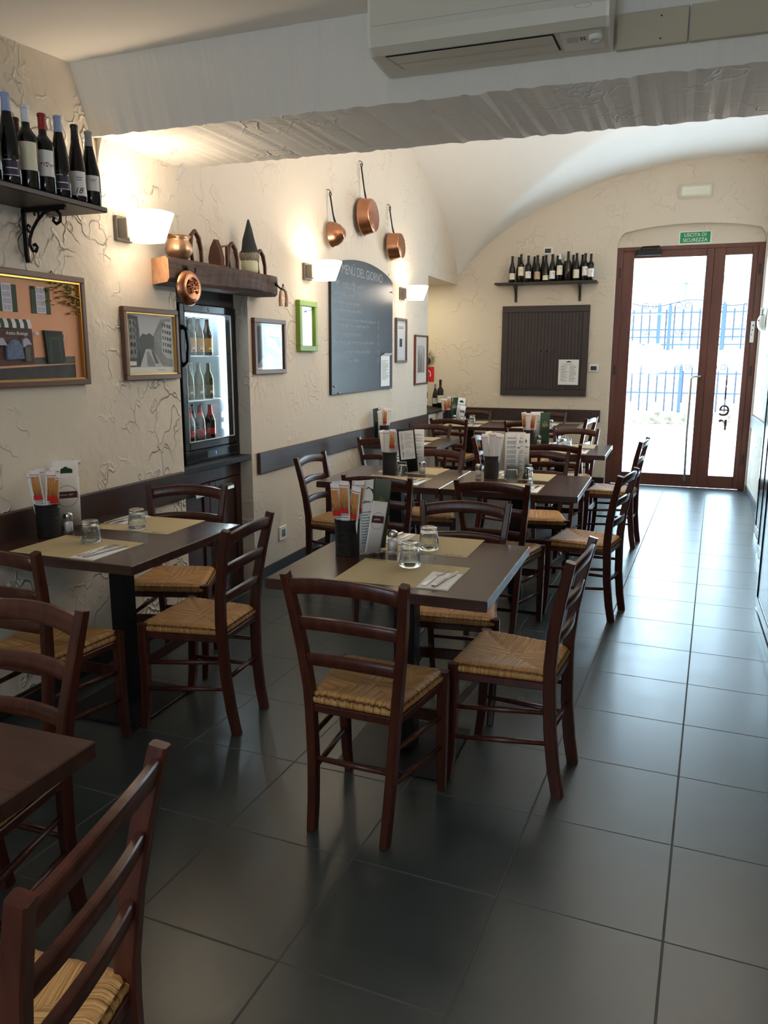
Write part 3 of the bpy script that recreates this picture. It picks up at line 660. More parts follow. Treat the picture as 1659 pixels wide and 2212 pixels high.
def rush_seat():
    N = 36; me_v = []; faces = []; uvs = []
    FW, BW, Y0, Y1 = 0.192, 0.150, -0.004, 0.345
    rnd = random.Random(5); ph = [rnd.uniform(0, 6) for _ in range(6)]
    # inner grid + roll-over ring rows
    import itertools
    def pos(s, t, r_ext=0, z=None):
        w = BW+(FW-BW)*(t+1)/2; x = s*w; y = Y0+(Y1-Y0)*(t+1)/2; return x, y
    idx = {}
    for j in range(N+1):
        for i in range(N+1):
            s = -1+2*i/N; t = -1+2*j/N; x, y = pos(s, t); r = max(abs(s), abs(t)); q = min(abs(s), abs(t))
            z = 0.466-0.019*(1-r**2)
            if r > 0.86: z -= 0.016*((r-0.86)/0.14)**2
            crease = math.exp(-((r-q)/0.05)**2); z -= 0.0045*crease*(0.3+r)
            z += 0.0012*math.sin(37*(s if abs(t) > abs(s) else t)+ph[0])
            if r > 0.97 and q > 0.86: z -= 0.006
            idx[(i, j)] = len(me_v); me_v.append((x, y, z))
    def quad(a, bq, c, d, horiz):
        faces.append((a, bq, c, d)); uvs.append(horiz)
    for j in range(N):
        for i in range(N):
            s = -1+2*(i+.5)/N; t = -1+2*(j+.5)/N
            quad(idx[(i, j)], idx[(i+1, j)], idx[(i+1, j+1)], idx[(i, j+1)], 0 if abs(t) > abs(s) else 1)
    # sides
    ringidx = [(i, 0) for i in range(N)] + [(N, j) for j in range(N)] + [(i, N) for i in range(N, 0, -1)] + [(0, j) for j in range(N, 0, -1)]
    prev = [idx[k] for k in ringidx]
    cxx, cyy = 0, 0.17
    for (z, ex) in ((0.440, 0.006), (0.428, 0.004), (0.420, -0.006), (0.420, -0.05)):
        cur = []
        for kk, (i, j) in enumerate(ringidx):
            x, y, _ = me_v[idx[(i, j)]]; v = Vector((x-cxx, y-cyy)); s = -1+2*i/N; t = -1+2*j/N
            nx = (1 if s > 0 else -1) if abs(s) >= abs(t) else 0; ny = (1 if t > 0 else -1) if abs(t) > abs(s) else 0
            wob = 0.0010*math.sin(kk*1.9)
            cur.append(len(me_v)); me_v.append((x+nx*(ex+wob), y+ny*(ex+wob), z))
        n = len(cur)
        for k in range(n):
            i, j = ringidx[k]; side = 0 if (j in (0, N) and not (k >= N and k < 2*N) and not (k >= 3*N)) else 1
            quad(prev[k], prev[(k+1) % n], cur[(k+1) % n], cur[k], 0 if (k < N or 2*N <= k < 3*N) else 1)
        prev = cur
    faces.append(tuple(prev)); uvs.append(0)
    me = bpy.data.meshes.new('seat'); me.from_pydata(me_v, [], faces); me.update(); me.materials.append(MATS['rush'])
    ul = me.uv_layers.new(name='strand')
    for p, hz in zip(me.polygons, uvs):
        for li in p.loop_indices:
            x, y, z = me_v[me.loops[li].vertex_index]
            ul.data[li].uv = (x+3 if hz == 0 else y, (y if hz == 0 else x+1.7)+z)
        p.use_smooth = True
    return me
def make_chair():
    t = thing('dining_chair', label='x', cat='chair', group='dark wooden ladder-back chairs with rush seats')
    for s in (-1, 1):
        b = MB(); P = post_path(); sec = [(0.0135, 0.020), (0.014, 0.021), (0.0145, 0.021), (0.015, 0.021), (0.015, 0.021), (0.0145, 0.020), (0.0145, 0.019), (0.014, 0.016)]
        b.sweep([(s*x, y, z) for x, y, z in P], sec, 'chair_wood', False, True, up=(1, 0, 0)); b.build('leg', t)
        b = MB(); b.sweep([(s*0.182, 0.352, 0.0), (s*0.185, 0.339, 0.10), (s*0.187, 0.332, 0.25), (s*0.188, 0.331, 0.455)], [(0.0135, 0.0145), (0.016, 0.017), (0.0175, 0.0185), (0.018, 0.018)], 'chair_wood', False, True, up=(1, 0, 0)); b.build('leg', t)
    slat(0.790, 0.843, 0.022, 0.024, 0.024).build('top_slat', t)
    slat(0.674, 0.716, 0.013, 0.013, 0.022).build('back_slat', t)
    slat(0.553, 0.593, 0.010, 0.010, 0.018).build('back_slat', t)
    o = bpy.data.objects.new('seat', rush_seat()); COL.objects.link(o); o.parent = t
    b = MB()
    for s in (-1, 1): b.sweep([(s*0.148, 0.0, 0.408), (s*0.184, 0.335, 0.408)], (0.013, 0.010), 'chair_wood')
    b.sweep([(-0.145, 0.0, 0.408), (0.145, 0.0, 0.408)], (0.013, 0.010), 'chair_wood'); b.sweep([(-0.185, 0.333, 0.408), (0.185, 0.333, 0.408)], (0.013, 0.010), 'chair_wood'); b.build('seat_frame', t)
    for s in (-1, 1):
        for z in (0.30, 0.185):
            x, y = lerp_post(z); b = MB(); b.sweep([(s*x, y, z+0.01), (s*(x+0.186)/2, (y+0.335)/2, z), (s*0.186, 0.335, z-0.01)], [0.008, 0.0105, 0.008], 'chair_wood', True); b.build('stretcher', t)
    x, y = lerp_post(0.235); b = MB(); b.sweep([(-x, y, 0.235), (0, y, 0.235), (x, y, 0.235)], [0.008, 0.0105, 0.008], 'chair_wood', True); b.build('stretcher', t)
    b = MB(); b.sweep([(-0.186, 0.334, 0.285), (0.186, 0.334, 0.285)], (0.022, 0.008), 'chair_wood'); b.build('front_rail', t)
    return Proto(t)
chair = make_chair()
R = math.radians
CHAIRS = [
 (-0.950, 0.177, -3, 'chair with its back to us at the front table in the middle'),
 (-0.386, 0.744, 85, 'chair at the aisle side of the front middle table, turned to the left'),
 (-0.915, 1.406, 186, 'chair on the far side of the front middle table, facing us'),
 (-2.260, 2.800, -93, 'chair with its back against the left wall, at the end of the joined tables'),
 (-1.574, 2.130, 0, 'chair behind the front basket of breadsticks, back towards us'),
 (-0.929, 2.145, -5, 'chair in front of the aisle half of the joined tables, back towards us'),
 (-1.620, 3.335, 188, 'chair on the far side of the wall half of the joined tables, facing us'),
 (-0.905, 3.500, 189, 'chair on the far side of the aisle half of the joined tables, facing us'),
 (-0.337, 2.722, 80, 'chair standing in the aisle at the right end of the joined tables'),
 (-0.315, 4.640, 84, 'chair against the light of the glass door, at the right end of the stickered table'),
 (-2.250, 5.330, 186, 'chair on the far side of the wall table below the chalkboard'),
 (-2.250, 4.050, -3, 'chair on the near side of the wall table below the chalkboard'),
 (-1.520, 4.500, -86, 'chair between the wall table and the stickered table, facing right'),
 (-0.886, 4.100, 1, 'chair on the near side of the stickered aisle table, back towards us'),
 (-0.876, 5.356, 181, 'chair on the far side of the stickered aisle table, facing us'),
 (-2.270, 6.180, -2, 'chair in front of the left half of the rearmost tables'),
 (-1.455, 6.090, -4, 'chair in front of the right half of the rearmost tables'),
 (-2.325, 7.480, 186, 'chair against the far wall behind the left half of the rearmost tables'),
 (-1.420, 7.440, 188, 'chair against the far wall below the dark shutter'),
 (-0.930, 6.820, 80, 'chair at the right end of the rearmost tables, next to the exit door'),
 (-1.692, 0.759, 93, 'chair on the room side of the left wall table near the fridge'),
 (-2.349, 1.369, 196, 'chair on the far side of the left wall table, in front of the fridge cabinet'),
 (-2.233, 0.110, 0, 'chair on the near side of the left wall table, cut by the left photo edge'),
 (-1.667, -0.450, 180, 'chair tucked under the far side of the bottom left table'),
 (-0.875, -1.129, 101, 'closest chair, in the bottom left corner of the photo'),
]
for x, y, a, lb in CHAIRS: chair.put((x, y, 0), R(a), ('dark rush seat ' if len(lb.split()) < 14 else '')+lb)

# ------------------------------------------------------------------ tables
def make_table():
    t = thing('dining_table', label='x', cat='table', group='square dark pedestal tables')
    b = MB(); b.box(-0.3925, 0.3925, -0.3925, 0.3925, 0.718, 0.755, 'table_wood', 0.003); b.build('tabletop', t)
    b = MB(); b.box(-0.04, 0.04, -0.04, 0.04, 0.012, 0.705, 'black_metal', 0.004); b.build('column', t)
    b = MB(); b.box(-0.21, 0.21, -0.21, 0.21, 0.0, 0.012, 'black_metal', 0.004); b.build('base_plate', t)
    b = MB(); b.box(-0.28, 0.28, -0.03, 0.03, 0.705, 0.718, 'black_metal'); b.box(-0.03, 0.03, -0.28, 0.28, 0.7045, 0.7175, 'black_metal'); b.build('support_cross', t)
    return Proto(t)
table = make_table()
TB = dict(
 T0=(-1.503, -1.175, 'bottom left table with bare top, its corner at the left photo edge'),
 T1=(-2.2515, 0.740, 'table against the left wall rail near the fridge'),
 T2=(-0.967, 0.772, 'front middle table set for two beside the aisle'),
 T3=(-1.703, 2.795, 'left table of the joined pair in the middle of the room'),
 T4=(-0.915, 2.795, 'right table of the joined pair, its edge on the aisle'),
 T5=(-2.269, 4.850, 'table against the wall rail below the chalkboard'),
 T6=(-0.922, 4.730, 'table with white stickers on its edge in front of the exit door'),
 T7=(-2.210, 6.860, 'left table of the rearmost pair along the far wall'),
 T8=(-1.423, 6.860, 'right table of the rearmost pair, nearest the exit door'))
SCX = dict(T1=0.925, T5=0.89, T0=1.0)
for k, (x, y, lb) in TB.items():
    o = table.put((x, y, 0), 0.0, 'dark square ' + lb); o.scale = (SCX.get(k, 1.0), 1, 1)
# white metal-look edge strip with small marks on the stickered table
o = thing('edge_sticker', (-0.5285, 4.73, 0.7365), (0, 0, 0), 'white sticker strip with small dark marks on the aisle table edge', 'sticker')
b = MB(); b.box(-0.0008, 0.0004, -0.385, 0.30, -0.013, 0.013, 'white_paper'); b.build('strip', o)
b = MB()
for k in range(8): b.box(0.0004, 0.0008, -0.33+0.07*k, -0.31+0.07*k, -0.004, 0.004, 'dark_text')
b.build('marks', o)

ZT = 0.7552
# placemat / napkin / cutlery
def scribble(b, x0, x1, y, hgt, z, m, seed=1, w=0.0006, gaps=True):
    rg = random.Random(seed); x = x0
    while x < x1-hgt:
        wl = rg.uniform(2.0, 6.0)*hgt; e = min(x+wl, x1); pts = []
        n = max(4, int((e-x)/(hgt*0.28)))
        for k in range(n+1):
            xx = x+(e-x)*k/n; pts.append((xx, y+(hgt*0.5 if k % 2 else -hgt*0.5)*rg.uniform(0.3, 1.2), z))
        for p, q in zip(pts[:-1], pts[1:]):
            dx, dy = q[0]-p[0], q[1]-p[1]; l = math.hypot(dx, dy) or 1; nx, ny = -dy/l*w, dx/l*w
            b.add([(p[0]-nx, p[1]-ny, z), (q[0]-nx, q[1]-ny, z), (q[0]+nx, q[1]+ny, z), (p[0]+nx, p[1]+ny, z)], [(0, 1, 2, 3)], m)
        x = e+hgt*(0.7 if gaps else 0.1)
    return b
def make_mat():
    t = thing('placemat', label='x', cat='placemat', group='tan paper placemats')
    b = MB(); b.box(-0.205, 0.205, -0.155, 0.155, 0, 0.0008, 'paper_mat'); b.build('sheet', t)
    b = MB(); scribble(b, -0.185, -0.115, 0.137, 0.008, 0.0011, 'dark_text', 3, 0.0012); b.build('printed_name', t, fix=False)
    return Proto(t)
def make_napkin():
    b = MB(); b.box(-0.055, 0.055, -0.1, 0.1, 0, 0.002, 'napkin', 0.0005); b.box(-0.053, 0.052, -0.098, 0.099, 0.002, 0.0035, 'napkin', 0.0005)
    return Proto(tag(b.build('napkin'), 'x', 'napkin', 'white folded napkins'))
def make_fork():
    t = thing('fork', label='x', cat='fork', group='steel forks')
    hp = [(-0.009, -0.10), (-0.006, -0.104), (0.006, -0.104), (0.009, -0.10), (0.006, -0.03), (0.003, 0.01), (0.003, 0.03), (-0.003, 0.03), (-0.003, 0.01), (-0.006, -0.03)]
    b = MB(); b.poly(hp, 0.0, 0.002, 'steel', lambda x, y, z: (x, y, z+0.004*max(0, (y+0.02)/0.05)**2 if y < 0.03 else z)); b.build('handle', t)
    b = MB(); b.poly([(-0.003, 0.028), (0.003, 0.028), (0.012, 0.045), (0.0125, 0.06), (-0.0125, 0.06), (-0.012, 0.045)], 0.002, 0.004, 'steel')
    for k in range(4):
        x = -0.0125+k*0.0073; b.poly([(x, 0.058), (x+0.0032, 0.058), (x+0.0022, 0.1), (x+0.001, 0.1)], 0.0015, 0.0035, 'steel')
    b.build('tines', t); return Proto(t)
def make_knife():
    t = thing('knife', label='x', cat='knife', group='steel knives')
    b = MB(); b.sweep([(0, -0.105, 0.004), (0, -0.09, 0.005), (0, -0.02, 0.004), (0, 0.0, 0.003)], [(0.003, 0.006), (0.0035, 0.008), (0.0028, 0.006), (0.002, 0.005)], 'steel', up=(0, 0, 1)); b.build('handle', t)
    b = MB(); b.poly([(-0.005, 0.0), (0.006, 0.0), (0.010, 0.05), (0.009, 0.085), (0.003, 0.108), (-0.003, 0.112), (-0.006, 0.09), (-0.006, 0.04)], 0.0018, 0.0032, 'steel'); b.build('blade', t); return Proto(t)
def make_glass():
    def fac(a, z):
        k = max(0, min(1, (z-0.018)/0.008))*max(0, min(1, (0.080-z)/0.01)); return 1-0.085*k*abs(math.cos(5*a))
    b = MB(); pr = [(0.0415, 0.0), (0.0415, 0.004), (0.040, 0.018), (0.0385, 0.035), (0.036, 0.055), (0.033, 0.074), (0.0315, 0.082), (0.0325, 0.087), (0.030, 0.091), (0.022, 0.091), (0.02, 0.089), (0, 0.089)]
    b.lathe(pr, 'tumbler_glass', 40, fac=fac)
    b.lathe([(0.0415, 0.0), (0.0392, 0.001), (0.0375, 0.018), (0.0345, 0.04), (0.030, 0.066), (0.026, 0.074), (0, 0.077)], 'tumbler_glass', 40)
    return Proto(tag(b.build('water_glass'), 'x', 'glass', 'upturned faceted water glasses'))
def make_salt():
    t = thing('salt_shaker', label='x', cat='salt shaker', group='glass salt shakers')
    b = MB(); b.lathe([(0, 0.001), (0.0225, 0.001), (0.024, 0.006), (0.0205, 0.012), (0.020, 0.06), (0.018, 0.068), (0.018, 0.072), (0.0165, 0.070), (0.0165, 0.066), (0.0185, 0.058), (0.0185, 0.014), (0, 0.008)], 'clear_plastic', 24); b.build('jar', t)
    b = MB(); b.lathe([(0, 0.0092), (0.0178, 0.0092), (0.0178, 0.046), (0.01, 0.050), (0, 0.050)], 'salt', 18); b.build('salt', t)
    b = MB(); b.lathe([(0.0195, 0.066), (0.020, 0.068), (0.020, 0.080), (0.018, 0.086), (0.010, 0.091), (0, 0.092)], 'steel', 22); b.build('lid', t)
    return Proto(t)
def make_basket():
    b = MB(); n = 36
    fac = lambda a, z: 1+0.012*math.sin(18*a+math.floor(z/0.0045)*PI)
    pr = [(0, 0.0), (0.046, 0.0)]+[(0.047+0.002*(z/0.13), z) for z in [0.003+0.0045*k for k in range(29)]]+[(0.0515, 0.137), (0.050, 0.141), (0.046, 0.139), (0.0445, 0.02), (0, 0.018)]
    b.lathe(pr, 'rattan', n, fac=fac)
    return Proto(tag(b.build('breadstick_basket'), 'x', 'basket', 'black woven breadstick holders'))
def make_packet():
    t = thing('breadstick_packet', label='x', cat='breadsticks', group='breadsticks')
    def pouch(w, d, z0, z1, m, yo=0, nz=10):
        b = MB(); n = 12
        for k in range(nz+1):
            z = z0+(z1-z0)*k/nz; q = min(1.0, math.sin(PI*min(max((z)/0.215, 0.0), 1.0))*1.6+0.12)
            for j in range(n):
                a = 2*PI*j/n; b.v.append((w*math.cos(a), yo+d*q*math.sin(a), z))
        for k in range(nz):
            for j in range(n): b.face((k*n+j, k*n+(j+1) % n, (k+1)*n+(j+1) % n, (k+1)*n+j), m, True)
        b.face(list(range(n)), m); b.face([nz*n+j for j in range(n)], m); return b
    pouch(0.021, 0.0075, 0, 0.215, 'white_paper').build('wrapper', t)
    b = MB()
    for k in range(4): b.sweep([(-0.0125+0.0083*k, -0.0065-0.001*(k % 2), 0.108), (-0.0125+0.0083*k, -0.0085, 0.145), (-0.0122+0.0082*k, -0.006, 0.19)], [0.0036, 0.0042, 0.0034], 'breadstick', True)
    b.build('breadstick', t)
    b = MB(); b.box(-0.0175, 0.0175, -0.0132, -0.0122, 0.090, 0.110, 'red_print'); b.build('band', t); b = MB(); b.box(-0.0185, 0.0185, -0.0058, 0.0058, 0.1965, 0.1985, 'red_print'); b.build('top_stripe', t)
    text('lettering', 'Grissini\nTorinesi', 0.0095, 'dark_text', t, (0, -0.0085, 0.078), FR, 0.0002)
    return Proto(t)
pm, nap, fork, knife, glass, salt, basket, packet = make_mat(), make_napkin(), make_fork(), make_knife(), make_glass(), make_salt(), make_basket(), make_packet()
rs = random.Random(11)
def setting(x, y, side, where, gl=None, cutlery=True):
    """side: 'near' or 'far' ; where describes the spot"""
    a = 0 if side == 'near' else PI; s = 1 if side == 'near' else -1; j = rs.uniform(-0.03, 0.03)
    rot = a+j
    def L(dx, dy): return (x+s*(dx*math.cos(j)-dy*math.sin(j)), y+s*(dx*math.sin(j)+dy*math.cos(j)))
    pm.put((x, y, ZT), rot, f'tan paper placemat on the {side} side of {where}')
    if cutlery:
        nx, ny = L(0.148, -0.05); nap.put((nx, ny, ZT+0.0012), rot+rs.uniform(-0.05, 0.05), f'white folded napkin on the {side} placemat of {where}')
        fx, fy = L(0.125, -0.03); fork.put((fx, fy, ZT+0.0052), rot-0.10, f'steel fork on the {side} napkin of {where}')
        kx, ky = L(0.165, -0.035); knife.put((kx, ky, ZT+0.0052), rot-0.14, f'steel knife on the {side} napkin of {where}')
    gx, gy = gl if gl else L(-0.005, 0.09)
    glass.put((gx, gy, ZT+0.001), rs.uniform(0, 1), f'upturned water glass on the {side} placemat of {where}')
N = {'T1': 'the wall table near the fridge', 'T2': 'the front middle table', 'T3': 'the left joined table', 'T4': 'the right joined table', 'T5': 'the wall table below the chalkboard', 'T6': 'the stickered table by the door', 'T7': 'the rear left table', 'T8': 'the rear right table'}
setting(-0.925, 0.600, 'near', N['T2'], (-0.936, 0.705)); setting(-0.975, 1.052, 'far', N['T2'], (-0.945, 0.975))
setting(-2.275, 0.520, 'near', N['T1'], (-2.290, 0.615)); setting(-2.285, 0.990, 'far', N['T1'], (-2.265, 0.885))
setting(-1.665, 2.615, 'near', N['T3'], (-1.670, 2.795)); setting(-1.675, 3.060, 'far', N['T3'], (-1.76, 2.98))
setting(-0.955, 2.590, 'near', N['T4'], (-0.970, 2.835)); setting(-0.955, 3.050, 'far', N['T4'], (-0.90, 2.955))
setting(-2.270, 4.650, 'near', N['T5'], (-2.25, 4.76)); setting(-2.300, 5.085, 'far', N['T5'], (-2.33, 5.0))
setting(-0.885, 4.550, 'near', N['T6'], (-0.86, 4.66)); setting(-0.865, 4.955, 'far', N['T6'], (-0.93, 4.85))
setting(-2.260, 6.650, 'near', N['T7'], (-2.28, 6.76)); setting(-2.280, 7.090, 'far', N['T7'], (-2.22, 6.96))
setting(-1.480, 6.650, 'near', N['T8'], (-1.50, 6.77)); setting(-1.470, 7.090, 'far', N['T8'], (-1.56, 6.96))
def bundle(x, y, rot, where, n=7, seed=1, back=(1, 2, 3)):
    basket.put((x, y, ZT), rot, f'black woven breadstick holder on {where}')
    rg = random.Random(seed)
    for k in range(n):
        a = 2*PI*k/n+rg.uniform(-0.2, 0.2)+rot; r = 0.020 if k else 0.0; 
        if k == 0: a = 0
        fx, fy = x+0.024*math.cos(a), y+0.024*math.sin(a)
        yaw = rot+rg.uniform(-0.5, 0.5)+(PI if k in back else 0)
        tiltx, tilty = -0.14*math.sin(a)*1.0, 0.14*math.cos(a)
        m = Matrix.Rotation(tiltx, 4, 'X') @ Matrix.Rotation(tilty, 4, 'Y') @ Matrix.Rotation(yaw, 4, 'Z')
        packet.put((fx, fy, ZT+0.055+rg.uniform(0, 0.028)), tuple(m.to_euler()), f'paper packet of breadsticks standing in the holder on {where}', f'breadsticks on {where}')
bundle(-1.222, 0.800, 0.3, N['T2'], 7, 1); bundle(-2.535, 0.645, 0.5, N['T1'], 6, 2); bundle(-1.790, 2.895, 0.3, N['T3'], 6, 3, (0, 1, 2, 3, 4)); bundle(-1.117, 2.925, 0.3, N['T4'], 7, 4, (0, 1, 2, 3, 4, 5, 6))
bundle(-2.515, 4.790, 0.3, N['T5'], 5, 5, (0, 1, 3)); bundle(-1.200, 4.800, 0.3, N['T6'], 6, 6, (0, 1, 2, 4)); bundle(-2.535, 7.000, 0.3, N['T7'], 6, 7)
for k, (x, y) in dict(T2=(-1.060, 0.870), T1=(-2.497, 0.720), T3=(-1.560, 2.880), T4=(-1.190, 2.875), T6=(-1.125, 4.86), T8=(-1.272, 6.62), T7=(-2.43, 6.94)).items():
    salt.put((x, y, ZT), 0.0, f'glass salt shaker with steel lid on {N[k]}')
# menu cards
def card(x, y, rot, w, hh, style, label, tilt=0.0, roll=0.0, curve=0.0):
    t = thing('menu_card', (x, y, ZT+(0.004 if roll == 0 else 0.012)), tuple((Matrix.Rotation(rot, 4, 'Z') @ Matrix.Rotation(roll, 4, 'Y') @ Matrix.Rotation(tilt, 4, 'X')).to_euler()), label, 'menu')
    base = {'white': 'white_paper', 'text': 'white_paper', 'green': 'green_card', 'black': 'black_matte', 'small': 'white_paper'}[style]
    n = 10; b = MB()
    cv = lambda x: curve*(1-(2*x/w)**2)
    for (yy) in (0.0008, -0.0008):
        for k in range(n+1): xx = -w/2+w*k/n; b.v += [(xx, yy-cv(xx), 0), (xx, yy-cv(xx), hh)]
    for k in range(n): b.face((2*k, 2*k+2, 2*k+3, 2*k+1), base, True); b.face((2*(n+1)+2*k, 2*(n+1)+2*k+1, 2*(n+1)+2*k+3, 2*(n+1)+2*k+2), base, True)
    for e in (0, 2*n): b.face((e, e+1, 2*(n+1)+e+1, 2*(n+1)+e), base)
    for o_ in (0, 1):
        b.face([2*k+o_ for k in range(n+1)]+[2*(n+1)+2*k+o_ for k in range(n, -1, -1)], base)
    b.build('card', t)
    zf = -0.0012
    def face(b): # remap text from xy to xz
        return b
    p = MB(); rg = random.Random(int(abs(x)*1000))
    if style == 'text':
        yy = hh-0.03
        while yy > 0.05:
            k = rg.randint(2, 4); hb = 0.0055*k; text_lines(p, -w*0.40, w*0.40, yy-hb, yy, 0, k, 'grey_text', rg, 0.45); yy -= hb+0.010
    elif style == 'white':
        text_lines(p, -w*0.3, w*0.3, hh*0.12, hh*0.58, 0, 12, 'grey_text', rg); scribble(p, -w*0.4, w*0.4, hh*0.70, 0.011, 0, 'dark_text', 5, 0.0011)
        p.add([(-w*0.27, hh*0.80, 0), (w*0.27, hh*0.80, 0), (w*0.27, hh*0.86, 0), (w*0.1, hh*0.885, 0), (0, hh*0.91, 0), (-w*0.1, hh*0.885, 0), (-w*0.27, hh*0.86, 0)], [(0, 1, 2, 3, 4, 5, 6)], 'green_card')
    elif style == 'green':
        p.add([(-w*0.3, hh*0.55, 0), (w*0.3, hh*0.55, 0), (w*0.3, hh*0.68, 0), (w*0.1, hh*0.72, 0), (0, hh*0.76, 0), (-w*0.1, hh*0.72, 0), (-w*0.3, hh*0.68, 0)], [(0, 1, 2, 3, 4, 5, 6)], 'label_olive'); scribble(p, -w*0.25, w*0.25, hh*0.61, 0.010, -0.0002, 'white_paper', 7, 0.0009)
    elif style == 'black':
        p.add([(-w*0.40, hh*0.30, 0), (w*0.42, hh*0.30, 0), (w*0.42, hh*0.95, 0), (-w*0.40, hh*0.95, 0)], [(0, 1, 2, 3)], 'white_paper')
        for k in range(3):
            zc = hh*(0.42+0.2*k); p.add([(-w*0.30, zc-0.025, 0), (-w*0.20, zc-0.025, 0), (-w*0.20, zc+0.008, 0), (-w*0.235, zc+0.014, 0), (-w*0.235, zc+0.027, 0), (-w*0.265, zc+0.027, 0), (-w*0.265, zc+0.014, 0), (-w*0.30, zc+0.008, 0)], [tuple(range(8))], 'black_matte')
            text_lines(p, -w*0.10, w*0.36, zc-0.02, zc+0.024, 0, 6, 'grey_text', rg)
    else:
        for k in range(24):
            a, c = 2*PI*k/24, 2*PI*(k+1)/24; r1, r2 = w*0.42, w*0.44; cz = hh*0.62
            p.add([(r1*math.cos(a), cz+r1*math.sin(a), 0), (r1*math.cos(c), cz+r1*math.sin(c), 0), (r2*math.cos(c), cz+r2*math.sin(c), 0), (r2*math.cos(a), cz+r2*math.sin(a), 0)], [(0, 1, 2, 3)], 'grey_text')
        p.add([(-w*0.40, hh*0.58, 0), (w*0.40, hh*0.58, 0), (w*0.40, hh*0.72, 0), (-w*0.40, hh*0.72, 0)], [(0, 1, 2, 3)], 'plum_print')
        scribble(p, -w*0.28, w*0.28, hh*0.65, 0.008, -0.0002, 'white_paper', 9, 0.0007)
    q = MB()
    for ff, mi, sm in zip(p.f, p.m, p.sm): q.f.append(ff); q.m.append(mi); q.sm.append(sm)
    q.mats = p.mats; zmin = [v[2] for v in p.v]
    q.v = [(v[0], zf-cv(v[0])+(-0.0004 if v[2] < -1e-5 else 0), v[1]) for v in p.v]
    q.build('print', t, fix=False)
    return t
# front middle table: three cards in a holder
VF = lambda x, y: math.atan2(x+0.074, -(y+1.957))  # yaw that faces the entrance side of the room
card(-1.158, 0.840, 0.95, 0.095, 0.285, 'white', 'white menu card with small green logo behind the front basket', curve=0.012)
card(-1.128, 0.872, 1.10, 0.095, 0.275, 'green', 'dark green menu card in the middle of the front table', roll=0.12)
card(-1.118, 0.800, 1.05, 0.075, 0.20, 'small', 'small white card with plum stripe leaning on the front table', roll=0.20)
card(-2.600, 0.830, 1.0, 0.110, 0.285, 'white', 'white menu card with green logo against the left wall rail', roll=0.03)
card(-2.560, 0.790, 0.95, 0.110, 0.215, 'small', 'white card with plum stripe and ring drawing, left wall table', roll=0.02)
card(-1.655, 2.900, 0.45, 0.115, 0.285, 'black', 'black bordered wine card with three bottles on the left joined table', roll=-0.10)
card(-1.625, 2.935, 0.35, 0.110, 0.285, 'text', 'white printed menu card behind the black wine card')
card(-0.968, 2.905, 0.30, 0.125, 0.290, 'text', 'tall white text menu on the right joined table', curve=0.004)
card(-0.925, 2.930, 0.9, 0.11, 0.28, 'white', 'folded white card just behind the tall text menu')
card(-2.585, 4.820, 1.25, 0.105, 0.28, 'green', 'dark green menu card leaning at the wall below the chalkboard', roll=-0.08)
card(-2.555, 4.845, 1.1, 0.10, 0.26, 'white', 'white menu card at the wall, next to the green one')
card(-1.150, 4.885, 0.55, 0.11, 0.285, 'text', 'white text menu on the stickered table by the door')
card(-1.085, 4.905, 0.8, 0.10, 0.28, 'green', 'green menu card beside the text menu near the exit door')
card(-2.450, 7.020, 0.9, 0.105, 0.28, 'green', 'green menu card on the rear left table')
card(-2.400, 7.040, 0.7, 0.095, 0.27, 'white', 'white menu card leaning on the rear left table', roll=0.14)
card(-2.370, 6.985, 0.6, 0.07, 0.18, 'small', 'small striped white card on the rear left table', roll=0.2)

# ------------------------------------------------------------------ bottles
def bottle_profile(kind, hb, r):
    if kind == 'bordeaux': return [(0, 0.004), (r*0.9, 0.0), (r, 0.006), (r, hb*0.60), (r*0.93, hb*0.645), (r*0.60, hb*0.70), (r*0.40, hb*0.74), (r*0.37, hb*0.80), (r*0.36, hb*0.955), (r*0.41, hb*0.96), (r*0.41, hb*0.99), (r*0.34, hb), (0, hb)]
    if kind == 'flute': return [(0, 0.004), (r*0.9, 0), (r, 0.006), (r, hb*0.38), (r*0.93, hb*0.48), (r*0.70, hb*0.64), (r*0.46, hb*0.78), (r*0.38, hb*0.86), (r*0.36, hb*0.96), (r*0.41, hb*0.965), (r*0.41, hb*0.99), (r*0.34, hb), (0, hb)]
    if kind == 'burgundy': return [(0, 0.004), (r*0.92, 0), (r, 0.006), (r, hb*0.44), (r*0.92, hb*0.53), (r*0.68, hb*0.65), (r*0.46, hb*0.75), (r*0.39, hb*0.82), (r*0.36, hb*0.96), (r*0.42, hb*0.965), (r*0.42, hb*0.99), (r*0.34, hb), (0, hb)]
    if kind == 'beer': return [(0, 0.003), (r*0.9, 0), (r, 0.005), (r, hb*0.55), (r*0.88, hb*0.63), (r*0.55, hb*0.73), (r*0.42, hb*0.80), (r*0.38, hb*0.93), (r*0.42, hb*0.95), (r*0.42, hb*0.98), (0, hb*0.98)]
def rad_at(pr, z):
    for a, c in zip(pr[:-1], pr[1:]):
        if a[1] <= z <= c[1] and c[1] > a[1]: return a[0]+(c[0]-a[0])*(z-a[1])/(c[1]-a[1])
    return pr[-1][0]
BCACHE = {}
